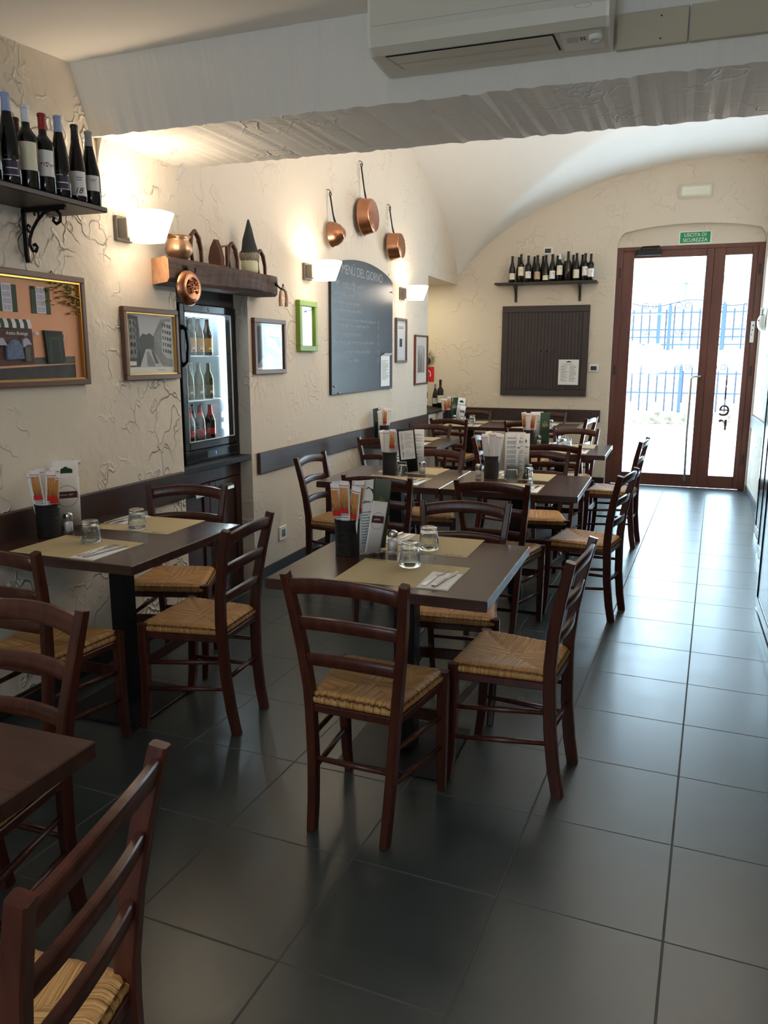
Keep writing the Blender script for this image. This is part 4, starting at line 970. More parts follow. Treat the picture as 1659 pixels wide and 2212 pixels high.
def bottle(x, y, z, kind, hb, r, glassm, capm, labm, l0, l1, face, lb, group, cat='bottle', extra=None, capfrac=0.80, neck=None):
    key = (kind, hb, r, glassm, capm, labm, l0, l1, str(extra), capfrac, neck)
    if key in BCACHE:
        o = copy_tree(BCACHE[key]); o.location = (x, y, z); o.rotation_euler = (0, 0, face); o['label'] = lb; o['group'] = group; return o
    t = thing('beer_bottle' if kind == 'beer' else 'wine_bottle', (x, y, z), (0, 0, face), lb, cat, group); pr = bottle_profile(kind, hb, r)
    b = MB(); b.lathe(pr, glassm, 22); b.build('body', t)
    if capm:
        zs = [capfrac*hb, 0.88*hb, 0.955*hb, 0.966*hb, 0.99*hb] if capfrac < 0.9 else [0.955*hb, 0.966*hb, 0.985*hb]
        zs = [q for q in zs if q >= capfrac*hb]
        b = MB(); b.lathe([(rad_at(pr, q)+0.0008, q) for q in zs]+[(rad_at(pr, 0.99*hb)*0.9, hb+0.001), (0, hb+0.001)], capm, 18); b.build('capsule', t)
    if neck:
        b = MB(); b.lathe([(rad_at(pr, q)+0.0010, q) for q in (0.70*hb, 0.78*hb, 0.84*hb, 0.92*hb)], neck, 18, a0=0, a1=2*PI); b.build('neck_label', t)
    if labm:
        b = MB(); b.lathe([(r+0.0008, l0), (r+0.0008, l1)], labm, 14, a0=-PI/2-1.05, a1=-PI/2+1.05); lo = b.build('label', t, fix=False)
        if extra == 'violet':
            b = MB(); b.lathe([(r+0.0012, l1-0.004), (r+0.0012, l1-0.001)], 'label_white', 12, a0=-PI/2-1.0, a1=-PI/2+0.9); b.build('trim_line', lo, fix=False); b = MB(); b.lathe([(r+0.0012, l0+0.001), (r+0.0012, l0+0.0035)], 'label_white', 12, a0=-PI/2-1.0, a1=-PI/2+0.9); b.build('trim_line', lo, fix=False)
            b = MB(); b.lathe([(r+0.0013, l1-0.006), (r+0.0013, l1+0.012)], 'pic_dark', 6, a0=-PI/2+0.25, a1=-PI/2+0.7); b.build('emblem', lo, fix=False)
            b = MB(); b.lathe([(r+0.0013, (l0+l1)/2-0.004), (r+0.0013, (l0+l1)/2)], 'label_white', 8, a0=-PI/2-0.3, a1=-PI/2+0.8); b.build('printed_line', lo, fix=False)
        if extra == 'berries':
            rg = random.Random(3); b = MB()
            for k in range(26):
                a = -PI/2+rg.uniform(-0.95, 0.9); q = (l0+l1)/2-0.006+rg.uniform(-0.006, 0.008); b.lathe([(r+0.0014, q-0.002), (r+0.0014, q+0.0018)], 'label_red' if k % 2 else 'plum_print', 2, a0=a, a1=a+0.09)
            b.build('print', lo, fix=False)
        if extra in ('18', 'lines', 'script'):
            for q, a, c in ((0.72, -0.1, 0.6), (0.62, 0, 0.5)):
                b = MB(); b.lathe([(r+0.0012, l0+(l1-l0)*q), (r+0.0012, l0+(l1-l0)*(q+0.04))], 'grey_text', 6, a0=-PI/2+a, a1=-PI/2+c); b.build('printed_line', lo, fix=False)
            if extra == '18': text('lettering', '18', 0.032, 'dark_text', lo, (0.004, -r-0.0016, l0+0.018), (PI/2, 0, 0.05), 0.0002, shear=0.3)
        if extra == 'column': text('lettering', 'T\nO\nL\nA\nR', 0.010, 'label_tan', lo, (0.018, -r*0.86-0.0012, (l0+l1)/2), (PI/2, 0, 0.5), 0.0002)
        if extra == 'beer':
            b = MB(); b.lathe([(r+0.0012, l0+0.012), (r+0.0012, l0+0.030)], 'label_white', 6, a0=-PI/2-0.1, a1=-PI/2+0.55); b.lathe([(r+0.0016, l0+0.006), (r+0.0016, l0+0.016)], 'pic_dark', 4, a0=-PI/2+0.05, a1=-PI/2+0.3); b.build('print', lo, fix=False)
        if extra == 'spot':
            b = MB(); b.lathe([(r+0.0012, (l0+l1)/2), (r+0.0012, (l0+l1)/2+0.014)], 'label_orange', 4, a0=-PI/2-0.2, a1=-PI/2+0.2); b.build('print', lo, fix=False)
    BCACHE[key] = t
    return t
# near shelf on the left wall
SZ = 2.125
t = thing('wine_shelf', (XW, 0.30, SZ), (0, 0, 0), 'dark shelf board with wine bottles, top left on the left wall', 'shelf')
b = MB(); b.box(0.001, 0.274, -1.2, 0.657, -0.022, 0.0, 'panel_wood', 0.004); b.build('board', t)
def scroll_bracket(t, y, sgn=1):
    b = MB(); q = b.sweep
    q([(0.012, y, -0.025), (0.012, y, -0.205), (0.016, y, -0.235)], (0.006, 0.010), 'wrought_iron', up=(0, 1, 0)); q([(0.008, y, -0.029), (0.225, y, -0.029)], (0.006, 0.009), 'wrought_iron', up=(0, 1, 0))
    pts = []
    for k in range(15): a = PI*0.5+k/14*PI*1.75; rr_ = 0.026*(1-0.35*k/14); pts.append((0.175-rr_*math.cos(a)*-1 if False else 0.178+rr_*math.cos(a-PI), y, -0.062-rr_*math.sin(a-PI)*-1 if False else -0.060+rr_*math.sin(PI-a+PI)))
    # main S curve
    S = [(0.150, -0.034), (0.115, -0.045), (0.080, -0.072), (0.052, -0.105), (0.035, -0.140), (0.032, -0.165), (0.045, -0.190), (0.062, -0.192), (0.070, -0.176), (0.060, -0.164), (0.050, -0.168)]
    q([(a, y, c) for a, c in S], 0.0065, 'wrought_iron', True)
    S2 = [(0.150, -0.034), (0.178, -0.036), (0.200, -0.055), (0.196, -0.082), (0.176, -0.090), (0.162, -0.078), (0.168, -0.064)]
    q([(a, y, c) for a, c in S2], 0.0065, 'wrought_iron', True)
    S3 = [(0.085, -0.066), (0.090, -0.046), (0.080, -0.034), (0.066, -0.040), (0.070, -0.052)]
    q([(a, y, c) for a, c in S3], 0.005, 'wrought_iron', True)
    S4 = [(0.045, -0.118), (0.030, -0.112), (0.022, -0.096), (0.032, -0.086), (0.040, -0.094)]
    q([(a, y, c) for a, c in S4], 0.005, 'wrought_iron', True)
    b.build('bracket', t)
scroll_bracket(t, 0.455); scroll_bracket(t, -0.9)
XS = XW+0.235; fc = 0.62; gN = 'wine bottles on the left wall shelf'
B = bottle
B(XS, 0.385, SZ, 'bordeaux', 0.290, 0.038, 'wine_glass_dark', 'cap_white', 'label_cream', 0.035, 0.125, fc, 'wine bottle with cream label cut by the left photo edge', gN, extra='spot')
B(XS, 0.475, SZ, 'flute', 0.315, 0.037, 'wine_glass_dark', 'cap_blue', 'label_violet', 0.028, 0.085, fc, 'tall dark bottle with blue white cap and violet label at far left', gN, extra='violet')
B(XS-0.12, 0.640, SZ, 'bordeaux', 0.285, 0.037, 'wine_glass_dark', 'cap_dark_red', None, 0, 0, fc, 'bottle with dark red cap standing in the second row of the left shelf', gN)
B(XS, 0.565, SZ, 'bordeaux', 0.298, 0.038, 'wine_glass_dark', 'cap_white', 'label_cream', 0.065, 0.165, fc, 'wine bottle with white cap and plain cream label, left shelf', gN, extra='column')
B(XS, 0.650, SZ, 'bordeaux', 0.291, 0.038, 'wine_glass_dark', 'cap_red', 'label_white', 0.060, 0.155, fc, 'wine bottle with bright red cap on the left shelf', gN, extra='berries')
B(XS, 0.735, SZ, 'flute', 0.305, 0.037, 'wine_glass_dark', 'cap_blue', 'label_violet', 0.028, 0.085, fc, 'dark bottle with violet label right of the red capped bottle', gN, extra='violet')
B(XS, 0.828, SZ, 'flute', 0.296, 0.036, 'wine_glass_plum', 'cap_black', 'label_white', 0.022, 0.115, fc, 'plum coloured bottle with black cap and number 18 label', gN, extra='18')
B(XS, 0.910, SZ, 'flute', 0.290, 0.038, 'wine_glass_dark', 'cap_grey', 'label_white', 0.055, 0.115, fc, 'wine bottle with grey cap at the right end of the left shelf', gN, extra='script')
# far wall shelf
FZ = 2.362
t = thing('wine_shelf', (-1.552, YF, FZ), (0, 0, 0), 'dark shelf board with wine bottles on the far wall', 'shelf')
b = MB(); b.box(-0.590, 0.590, -0.225, -0.001, -0.022, 0, 'panel_wood', 0.006); b.build('board', t)
for x in (-0.365, 0.385):
    b = MB(); b.box(x-0.014, x+0.014, -0.02, -0.002, -0.215, -0.022, 'panel_wood', 0.003)
    b.poly([(-0.02, -0.18), (-0.05, -0.10), (-0.10, -0.06), (-0.19, -0.035), (-0.19, -0.023), (-0.02, -0.023)], x-0.012, x+0.012, 'panel_wood', lambda a, c, z: (z, a, c)); b.build('bracket', t)
gF = 'wine bottles on the far wall shelf'
FB = [(-1.945, 'burgundy', 0.300, 'cap_black', 'label_cream', 0.035, 0.105, 'spot', 'wine bottle at the left end of the far shelf, low cream label'),
 (-1.842, 'bordeaux', 0.318, 'cap_black', 'label_cream', 0.075, 0.175, 'spot', 'second bottle from the left on the far shelf, tall cream label'),
 (-1.757, 'bordeaux', 0.300, 'cap_black', 'label_white', 0.045, 0.120, 'lines', 'third bottle from the left on the far shelf, white label'),
 (-1.650, 'burgundy', 0.300, 'cap_black', 'label_tan', 0.030, 0.115, 'lines', 'far shelf bottle with the wide tan label'),
 (-1.553, 'burgundy', 0.295, 'cap_black', 'label_cream', 0.018, 0.070, 'lines', 'far shelf bottle just below the thermostat, small low label'),
 (-1.478, 'burgundy', 0.305, 'cap_black', 'label_white', 0.030, 0.120, 'lines', 'far shelf bottle with square white label in the middle'),
 (-1.395, 'bordeaux', 0.305, 'cap_white', 'label_cream', 0.070, 0.175, 'lines', 'foremost far shelf bottle with a white cap'),
 (-1.300, 'bordeaux', 0.328, 'cap_black', None, 0, 0, None, 'tallest far shelf bottle, amber dark without pale label'),
 (-1.205, 'burgundy', 0.305, 'cap_black', 'label_cream', 0.030, 0.125, None, 'far shelf bottle with plain cream label, third from the right'),
 (-1.108, 'bordeaux', 0.300, 'cap_black', 'label_white', 0.055, 0.155, 'lines', 'far shelf bottle second from the right, arched white label'),
 (-1.045, 'bordeaux', 0.292, 'cap_black', 'label_white', 0.040, 0.130, 'lines', 'rightmost front bottle on the far shelf')]
for x, kd, hb, cp, lm, l0, l1, ex, lb in FB:
    B(x, YF-0.155, FZ, kd, hb, 0.037, 'amber_glass' if 'amber' in lb else 'wine_glass_dark', cp, lm, l0, l1, 0.25, lb, gF, extra=ex)
for i, (x, cp) in enumerate([(-1.885, 'cap_black'), (-1.702, 'cap_black'), (-1.60, 'cap_black'), (-1.432, 'cap_black'), (-1.345, 'cap_white'), (-1.150, 'cap_black'), (-1.252, 'cap_black')]):
    B(x, YF-0.065, FZ, 'burgundy', 0.298 if cp == 'cap_black' else 0.292, 0.034, 'wine_glass_dark', cp, None, 0, 0, 0,
      'unlabelled dark bottle in the back row of the far shelf' if cp == 'cap_black' else 'white capped bottle in the back row of the far shelf', gF if cp != 'cap_black' else 'dark bottles in the back row of the far shelf')

# ------------------------------------------------------------------ fridge niche
FX = XW-0.085; fy0, fy1 = 1.975, 2.592
b = MB(); b.box(XW-0.60, XW-0.002, N0+0.002, N1-0.002, 0.842, 0.876, 'black_matte', 0.003)
tag(b.build('niche_worktop'), 'thin dark slab carrying the bottle fridge in the wall niche', 'worktop')
fr = thing('bottle_fridge', (FX, 0, 0.878), (0, 0, 0), 'black glass door bottle fridge lit inside, in the left wall niche', 'fridge')
DP = 0.46; HT = 0.928
b = MB(); w_ = 0.025
b.box(-DP, -0.045, fy0, fy0+w_, 0, HT, 'fridge_black', 0.002); b.box(-DP, -0.045, fy1-w_, fy1, 0, HT, 'fridge_black', 0.002); b.box(-DP, -0.045, fy0+w_, fy1-w_, HT-0.045, HT, 'fridge_black', 0.002)
b.box(-DP, -0.0, fy0, fy1, 0, 0.075, 'fridge_black', 0.002); b.box(-DP, -DP+0.02, fy0+w_, fy1-w_, 0.075, HT-0.045, 'fridge_black'); b.build('cabinet', fr)
b = MB(); b.box(-DP+0.021, -0.05, fy0+w_, fy0+w_+0.012, 0.076, HT-0.046, 'fridge_white'); b.box(-DP+0.021, -0.05, fy1-w_-0.012, fy1-w_, 0.076, HT-0.046, 'fridge_white'); b.box(-DP+0.021, -DP+0.03, fy0+w_+0.012, fy1-w_-0.012, 0.076, HT-0.046, 'pic_mid'); b.box(-DP+0.021, -0.05, fy0+w_+0.012, fy1-w_-0.012, 0.076, 0.084, 'fridge_white'); b.build('lining', fr)
b = MB(); b.box(-0.075, -0.058, fy1-w_-0.030, fy1-w_-0.013, 0.10, HT-0.06, 'led'); b.build('light_strip', fr)
b = MB(); b.box(-0.20, -0.07, fy0+0.05, fy1-0.05, HT-0.056, HT-0.048, 'led'); b.build('light_strip', fr)
light('AREA', 'fridge_light', (FX-0.06, fy1-w_-0.05, 1.36), (0, R(90), R(60)), 0.9, (0.80, 0.93, 1.0), shape='RECTANGLE', size=0.7, size_y=0.03)
d = thing('door', (0, 0, 0)); d.parent = fr
b = MB(); g0, g1, gz0, gz1 = 2.022, 2.535, 0.125, 0.882
b.box(-0.045, 0, fy0, g0, 0.078, HT, 'fridge_black', 0.004); b.box(-0.045, 0, g1, fy1, 0.078, HT, 'fridge_black', 0.004); b.box(-0.045, 0, g0, g1, 0.078, gz0, 'fridge_black', 0.004); b.box(-0.045, 0, g0, g1, gz1, HT, 'fridge_black', 0.004); b.build('door_frame', d)
b = MB(); b.box(-0.012, -0.006, g0-0.002, g1+0.002, gz0-0.002, gz1+0.002, 'fridge_glass'); b.build('glass_pane', d)
b = MB(); e = 0.006
for bx in ((g0, g0+e, gz0, gz1), (g1-e, g1, gz0, gz1), (g0, g1, gz0, gz0+e), (g0, g1, gz1-e, gz1)): b.box(-0.006, 0.001, bx[0], bx[1], bx[2], bx[3], 'pale_grey_plastic')
b.build('door_gasket', d)
b = MB(); b.sweep([(0, 1.998, 0.80), (0.028, 1.998, 0.775), (0.036, 1.998, 0.69), (0.028, 1.998, 0.60), (0, 1.998, 0.575)], (0.012, 0.009), 'black_plastic', up=(0, 1, 0)); b.build('handle', d)
b = MB(); b.lathe([(0, 0.004), (0.012, 0.0035), (0.013, 0)], 'pale_grey_plastic', 18, (0, 2.285, 0.905), axis='x'); b.build('badge', d)
b = MB(); b.box(0, 0.002, 2.20, 2.42, 0.018, 0.060, 'lcd'); b.build('control_panel', fr)
text('digits', '1', 0.026, 'blue_digit', fr, (0.003, 2.30, 0.040), WR, 0.0004)
b = MB()
for k in range(6): b.box(0, 0.003, 2.45+0.02*k, 2.46+0.02*k, 0.022, 0.058, 'black_matte')
b.build('vent', fr)
mat('wire', (220, 226, 230), 0.3, metal=0.4)
SHZ = [1.512, 1.245, 0.975]
for z in SHZ:
    b = MB(); b.box(-0.42, -0.062, fy0+0.04, fy1-0.06, z-0.878-0.006, z-0.878, 'wire'); b.build('shelf', fr)
gB = ['beer bottles on the top fridge shelf', 'beer bottles on the middle fridge shelf', 'beer bottles on the bottom fridge shelf']
words = ['leftmost', 'second from left', 'third from left', 'rightmost']
for k, (x, y) in enumerate([(-2.850, 2.165), (-2.845, 2.250), (-2.845, 2.335), (-2.845, 2.435)]):
    B(x, y, SHZ[0]+0.001, 'beer', 0.232, 0.031, 'amber_glass', 'cap_grey', 'label_orange', 0.020, 0.105, 0.9, f'beer bottle with orange label, {words[k]} on the top fridge shelf', gB[0], extra='beer', capfrac=0.95)
for k, (x, y) in enumerate([(-2.850, 2.140), (-2.845, 2.210), (-2.845, 2.315), (-2.845, 2.430)]):
    B(x, y, SHZ[1]+0.001, 'beer', 0.226, 0.030, 'green_glass', 'cap_grey', 'label_olive', 0.020, 0.085, 0.9, f'greenish beer bottle, {words[k]} on the middle fridge shelf', gB[1], extra='beer', capfrac=0.95)
for k, (x, y) in enumerate([(-2.845, 2.195), (-2.845, 2.310), (-2.845, 2.430)]):
    B(x, y, SHZ[2]+0.001, 'beer', 0.236, 0.032, 'amber_glass', 'cap_red', 'label_red', 0.045, 0.085, 0.9, f'beer bottle with red neck, {["leftmost", "middle", "rightmost"][k]} on the bottom fridge shelf', gB[2], neck='label_red', capfrac=0.95)
for zi, zz_ in enumerate(SHZ[:3]):
    for k, y in enumerate((2.20, 2.30, 2.40, 2.50)):
        kind = [('amber_glass', 'cap_grey', 'label_orange', 0.232), ('green_glass', 'cap_grey', 'label_olive', 0.226), ('amber_glass', 'cap_red', 'label_red', 0.236)][zi]
        B(-2.955, y, zz_+0.001, 'beer', kind[3], 0.030, kind[0], kind[1], kind[2], 0.02, 0.085, 0.9, f'beer bottle in the back row of the {["top", "middle", "bottom"][zi]} fridge shelf', gB[zi]+', back row', extra='beer', capfrac=0.95)
# filler board above and left of the fridge
b = MB(); b.box(FX-0.03, FX-0.015, N0+0.002, fy0-0.002, 0.878, NZ-0.002, 'dark_niche'); b.box(FX-0.03, FX-0.015, fy0-0.002, N1-0.002, 0.878+HT+0.004, NZ-0.002, 'dark_niche'); struct(b.build('trim_6'))
# cupboard under the fridge
cb = thing('niche_cupboard', (FX, 0, 0), (0, 0, 0), 'dark wooden two door cupboard below the bottle fridge', 'cupboard')
b = MB(); b.box(-0.5, -0.02, N0+0.004, N1-0.004, 0.0, 0.838, 'cabinet_wood', 0.003); b.box(-0.02, 0, N0+0.004, N1-0.004, 0.745, 0.838, 'cabinet_wood', 0.003); b.box(-0.02, -0.005, N0+0.004, N1-0.004, 0, 0.07, 'cabinet_wood', 0.003); b.build('body', cb)
for (a, c) in ((N0+0.008, 2.208), (2.214, N1-0.008)):
    b = MB(); s_ = 0.065
    b.box(-0.02, 0, a, a+s_, 0.075, 0.740, 'cabinet_wood', 0.003); b.box(-0.02, 0, c-s_, c, 0.075, 0.740, 'cabinet_wood', 0.003); b.box(-0.02, 0, a+s_, c-s_, 0.075, 0.075+s_, 'cabinet_wood', 0.003); b.box(-0.02, 0, a+s_, c-s_, 0.740-s_, 0.740, 'cabinet_wood', 0.003); b.box(-0.02, -0.010, a+s_, c-s_, 0.075+s_, 0.740-s_, 'cabinet_wood', 0.002)
    dd = b.build('door', cb)
    b = MB(); m_ = (a+c)/2 if a > 2 else a+0.25
    b.poly([(0, 0.70), (0.004, 0.705), (0.022, 0.690), (0.026, 0.672), (0.022, 0.672), (0.016, 0.688), (0, 0.695)], m_-0.06, m_+0.06, 'brushed_steel', lambda p, q, z: (p, z, q)); b.build('handle', dd)

# timber mantle beam above the niche
t = thing('timber_mantle', (XW, 0, 0), (0, 0, 0), 'rough old timber beam fixed above the fridge niche', 'beam')
b = MB(); rg = random.Random(4); n = 34
sec = [(0.002, 1.872), (0.150, 1.874), (0.168, 1.892), (0.172, 1.985), (0.160, 2.000), (0.002, 2.002)]
for i in range(n+1):
    u = i/n
    for j, (ox, z) in enumerate(sec):
        y = (1.62-0.58*ox)*(1-u)+(2.74)*u
        rz = 0.006*math.sin(u*9+j)+rg.uniform(-0.003, 0.003); dzz = 0.010*u
        b.v.append((ox+(0 if j in (0, 5) else rz-0.02*max(0, u-0.93)/0.07), y, z+dzz*(1 if j in (0, 1, 2) else 0.6)+(rz*0.6 if j not in (0, 5, 4) else 0)))
m6 = len(sec)
for i in range(n):
    for j in range(m6): b.face((i*m6+j, i*m6+(j+1) % m6, (i+1)*m6+(j+1) % m6, (i+1)*m6+j), 'old_timber')
b.face(list(range(m6)), 'cut_timber'); b.face([n*m6+j for j in range(m6)], 'old_timber'); b.build('timber', t)
def coat_hook(y):
    o = thing('hook_fitting', (XW+0.172, y, 1.955)); b = MB()
    b.lathe([(0, 0.012), (0.012, 0.010), (0.015, 0.0)], 'wrought_iron', 12, (0, -0.012, 0), axis='x')
    b.sweep([(0.004, -0.012, 0), (0.020, -0.010, -0.018), (0.030, 0.010, -0.032), (0.030, 0.032, -0.022), (0.022, 0.046, 0.002)], 0.0055, 'wrought_iron', True); b.build('hook', o)
    tag(o, 'wrought iron hook on the timber beam, ' + ('left one above the copper mould' if y < 2.2 else 'right one carrying the wooden tongs'), 'hook', 'hooks on the timber beam')
coat_hook(1.68); coat_hook(2.675)
# copper mould
t = thing('copper_mould', (XW+0.195, 1.650, 1.852), (0, 0, R(-6)), 'round copper mould with fruit relief hanging from the timber beam', 'mould')
b = MB(); b.lathe([(0.0, 0.030), (0.050, 0.030), (0.055, 0.034), (0.060, 0.030), (0.064, 0.030), (0.080, 0.020), (0.088, 0.004), (0.090, 0.0), (0.086, -0.003), (0.0, -0.003)], 'copper', 40, axis='x'); b.build('dish', t)
b = MB(); rg = random.Random(2)
for k in range(26):
    a = rg.uniform(0, 2*PI); l = rg.uniform(0.010, 0.020); r_ = rg.uniform(0.004, 0.032); y0, z0 = r_*math.cos(a), r_*math.sin(a)
    b.sweep([(0.032, y0, z0), (0.038, y0+l*0.5*math.cos(a)+0.004, z0+l*0.5*math.sin(a)), (0.032, y0+l*math.cos(a), z0+l*math.sin(a))], [0.002, 0.0045, 0.002], 'copper', True)
b.build('relief', t)
b = MB(); b.sweep([(0, 0, 0.086), (-0.005, 0.003, 0.10), (-0.002, 0, 0.112), (0.004, -0.003, 0.10), (0, 0, 0.086)], 0.002, 'wrought_iron', True); b.build('hanging_ring', t)
# wooden tongs
t = thing('wooden_tongs', (XW+0.205, 2.70, 1.870), (0, 0, R(-20)), 'small wooden tongs hanging at the right end of the timber beam', 'tongs')
for s in (-1, 1):
    b = MB(); b.sweep([(0, s*0.004, 0.058), (0, s*0.022, 0.040), (0, s*0.028, 0.0), (0, s*0.024, -0.050)], [(0.006, 0.006), (0.007, 0.007), (0.0075, 0.0075), (0.009, 0.008)], 'cut_timber'); b.build('arm', t)
b = MB(); b.lathe([(0, 0.012), (0.012, 0.011), (0.014, 0.004), (0.010, -0.008), (0, -0.010)], 'brushed_steel', 14, (0, 0, 0.060), axis='x'); b.build('pivot', t)
# jug
MZ = 2.004
t = thing('copper_jug', (XW+0.100, 1.725, MZ), (0, 0, 0), 'hammered copper jug at the left end of the timber beam', 'jug'); t.scale = (1.08, 1.08, 0.92)
b = MB(); fac = lambda a, z: 1+0.035*math.sin(14*a+z*30)*math.sin(PI*min(1, max(0, z/0.09)))
b.lathe([(0, 0.001), (0.038, 0.001), (0.046, 0.010), (0.062, 0.035), (0.066, 0.055), (0.060, 0.082), (0.050, 0.100), (0.049, 0.110), (0.060, 0.128), (0.058, 0.128), (0.046, 0.110), (0.048, 0.095), (0.05, 0.05), (0, 0.012)], 'brass', 36, fac=fac); b.build('body', t)
b = MB(); b.sweep([(0.0, -0.045, 0.112), (0.0, -0.068, 0.128), (0, -0.075, 0.131)], [(0.004, 0.022), (0.003, 0.014), (0.002, 0.006)], 'brass', up=(0, 0, 1)); b.build('spout', t)
b = MB(); b.sweep([(0, 0.050, 0.118), (0, 0.078, 0.112), (0, 0.084, 0.07), (0, 0.062, 0.045)], 0.005, 'brass', True); b.build('handle', t)
def arch_hook(y, hh, dep, label, m='rust'):
    o = thing('iron_hoop', (XW+0.05, y, MZ), (0, 0, 0), label, 'hoop'); b = MB()
    P_ = [(0.05, -0.035, 0.0), (0.05, -0.052, hh*0.45), (0.05, -0.040, hh*0.85), (0.05, -0.008, hh), (0.05, 0.030, hh*0.80), (0.05, 0.050, hh*0.42), (0.05, 0.052, 0.0)]
    b.sweep(P_, [(0.009, 0.005), (0.010, 0.007), (0.010, 0.008), (0.011, 0.009), (0.011, 0.009), (0.010, 0.007), (0.009, 0.006)], m, up=(1, 0, 0)); b.sweep([(0.05, 0.012, hh*0.70), (0.05, 0.020, hh*0.62), (0.05, 0.036, hh*0.74)], 0.004, m); b.build('arc', o)
arch_hook(1.885, 0.165, 0.02, 'rusty curved iron hoop beside the copper jug', 'rust'); arch_hook(2.270, 0.150, 0.02, 'brown curved iron hoop beside the old flat iron', 'rust'); arch_hook(2.610, 0.150, 0.02, 'dark curved iron hoop right of the gnome')
t = thing('old_flat_iron', (XW+0.095, 2.10, MZ), (0, 0, 0), 'old rusty flat iron standing upright on the timber beam', 'iron')
b = MB(); b.poly([(-0.042, 0.0), (0.042, 0.0), (0.045, 0.05), (0.030, 0.105), (0.006, 0.150), (-0.002, 0.150), (-0.030, 0.105), (-0.045, 0.05)], -0.012, 0.010, 'rust', lambda a, c, z: (a*0.6+z*0.5, a*0.5+z, c)); b.build('sole', t)
b = MB(); b.sweep([(0.015, 0.012, 0.105), (0.015, 0.045, 0.118), (0.015, 0.088, 0.126), (0.015, 0.092, 0.06), (0.015, 0.085, 0.004), (0.015, 0.04, 0.016), (0.015, 0.012, 0.02)], [(0.004, 0.004), (0.005, 0.005), (0.008, 0.008), (0.010, 0.010), (0.008, 0.008), (0.005, 0.005), (0.004, 0.004)], 'rust'); b.build('handle', t)
t = thing('gnome_figurine', (XW+0.095, 2.475, MZ), (0, 0, 0), 'bearded gnome figurine with dark pointed hat on the timber beam', 'figurine'); t.scale = (1, 1, 0.9)
b = MB(); b.lathe([(0, 0.001), (0.047, 0.001), (0.052, 0.02), (0.050, 0.07), (0.044, 0.11), (0.03, 0.13), (0, 0.14)], 'cream_felt', 24); b.build('body', t)
b = MB(); b.lathe([(0.0, 0.050), (0.030, 0.062), (0.052, 0.085), (0.058, 0.110), (0.056, 0.135), (0.03, 0.15), (0, 0.152)], 'fur', 28, fac=lambda a, z: 1+0.07*math.sin(17*a)); b.build('beard', t)
b = MB(); b.lathe([(0.060, 0.132), (0.056, 0.142), (0.050, 0.150), (0.036, 0.22), (0.020, 0.29), (0.006, 0.345), (0, 0.352)], 'felt_dark', 24, fac=lambda a, z: 1+0.08*math.sin(3*a+z*40)); b.build('hat', t)

# ------------------------------------------------------------------ copper pans on the wall
def pan(y, zc, hook_z, rad, depth, shape, label, m2='copper', hy=None):
    t = thing('copper_pan', (XW+0.036, y, zc), (0, R(-3), 0), label, 'pan', 'copper pans on the left wall')
    if shape == 'bowl': prof = [(0, depth), (rad*0.36, depth), (rad*0.40, depth*0.985), (rad*0.42, depth*0.90), (rad*0.70, depth*0.72), (rad*0.92, depth*0.35), (rad*0.97, depth*0.06), (rad*1.03, 0.0), (rad*0.96, 0.004), (rad*0.8, depth*0.5), (0, depth*0.94)]
    else: prof = [(0, depth), (rad*0.80, depth), (rad*0.86, depth*0.97), (rad*0.90, depth*0.88), (rad*0.97, depth*0.10), (rad*1.02, 0.0), (rad*0.97, 0.0), (rad*0.86, depth*0.86), (0, depth*0.94)]
    b = MB(); rows = ['copper']*(len(prof)-1); rows[0] = m2
    b.lathe(prof, 'copper', 36, axis='x', mat_rows=rows); b.build('pan_body', t)
    L = hook_z-zc
    b = MB(); b.sweep([(depth*0.35, 0, rad*0.92), (0.03, 0, rad*1.10), (0.022, 0, rad*1.5), (0.008, -0.004, L-0.02)], [(0.004, 0.012), (0.005, 0.010), (0.004, 0.007), (0.004, 0.008)], 'wrought_iron', up=(1, 0, 0))
    b.sweep([(0.008, 0, L-0.028), (0.012, 0.012, L-0.018), (0.010, 0.010, L-0.002), (0.006, -0.008, L), (0.006, -0.012, L-0.016), (0.008, 0, L-0.028)], 0.0035, 'wrought_iron', True); b.build('handle', t)
    h_ = thing('wall_hook', (XW, y-0.0, hook_z+0.01), (0, 0, 0), 'iron wall hook carrying the ' + label.split(' hanging')[0], 'hook', 'pan hooks'); b = MB()
    b.sweep([(0.0, 0, 0.012), (0.018, 0, 0.010), (0.030, 0, -0.004), (0.034, 0, -0.016), (0.030, 0, -0.022)], 0.003, 'wrought_iron', True); b.build('hook', h_)
pan(3.868, 2.425, 2.730, 0.093, 0.105, 'bowl', 'smallest copper pan hanging on the wall, bowl shaped', 'copper_pale')
pan(4.530, 2.655, 3.075, 0.150, 0.100, 'pan', 'largest and highest copper pan hanging on the wall', 'copper_pale')
pan(5.230, 2.500, 2.850, 0.125, 0.110, 'pan', 'copper pan hanging above the right end of the chalkboard')

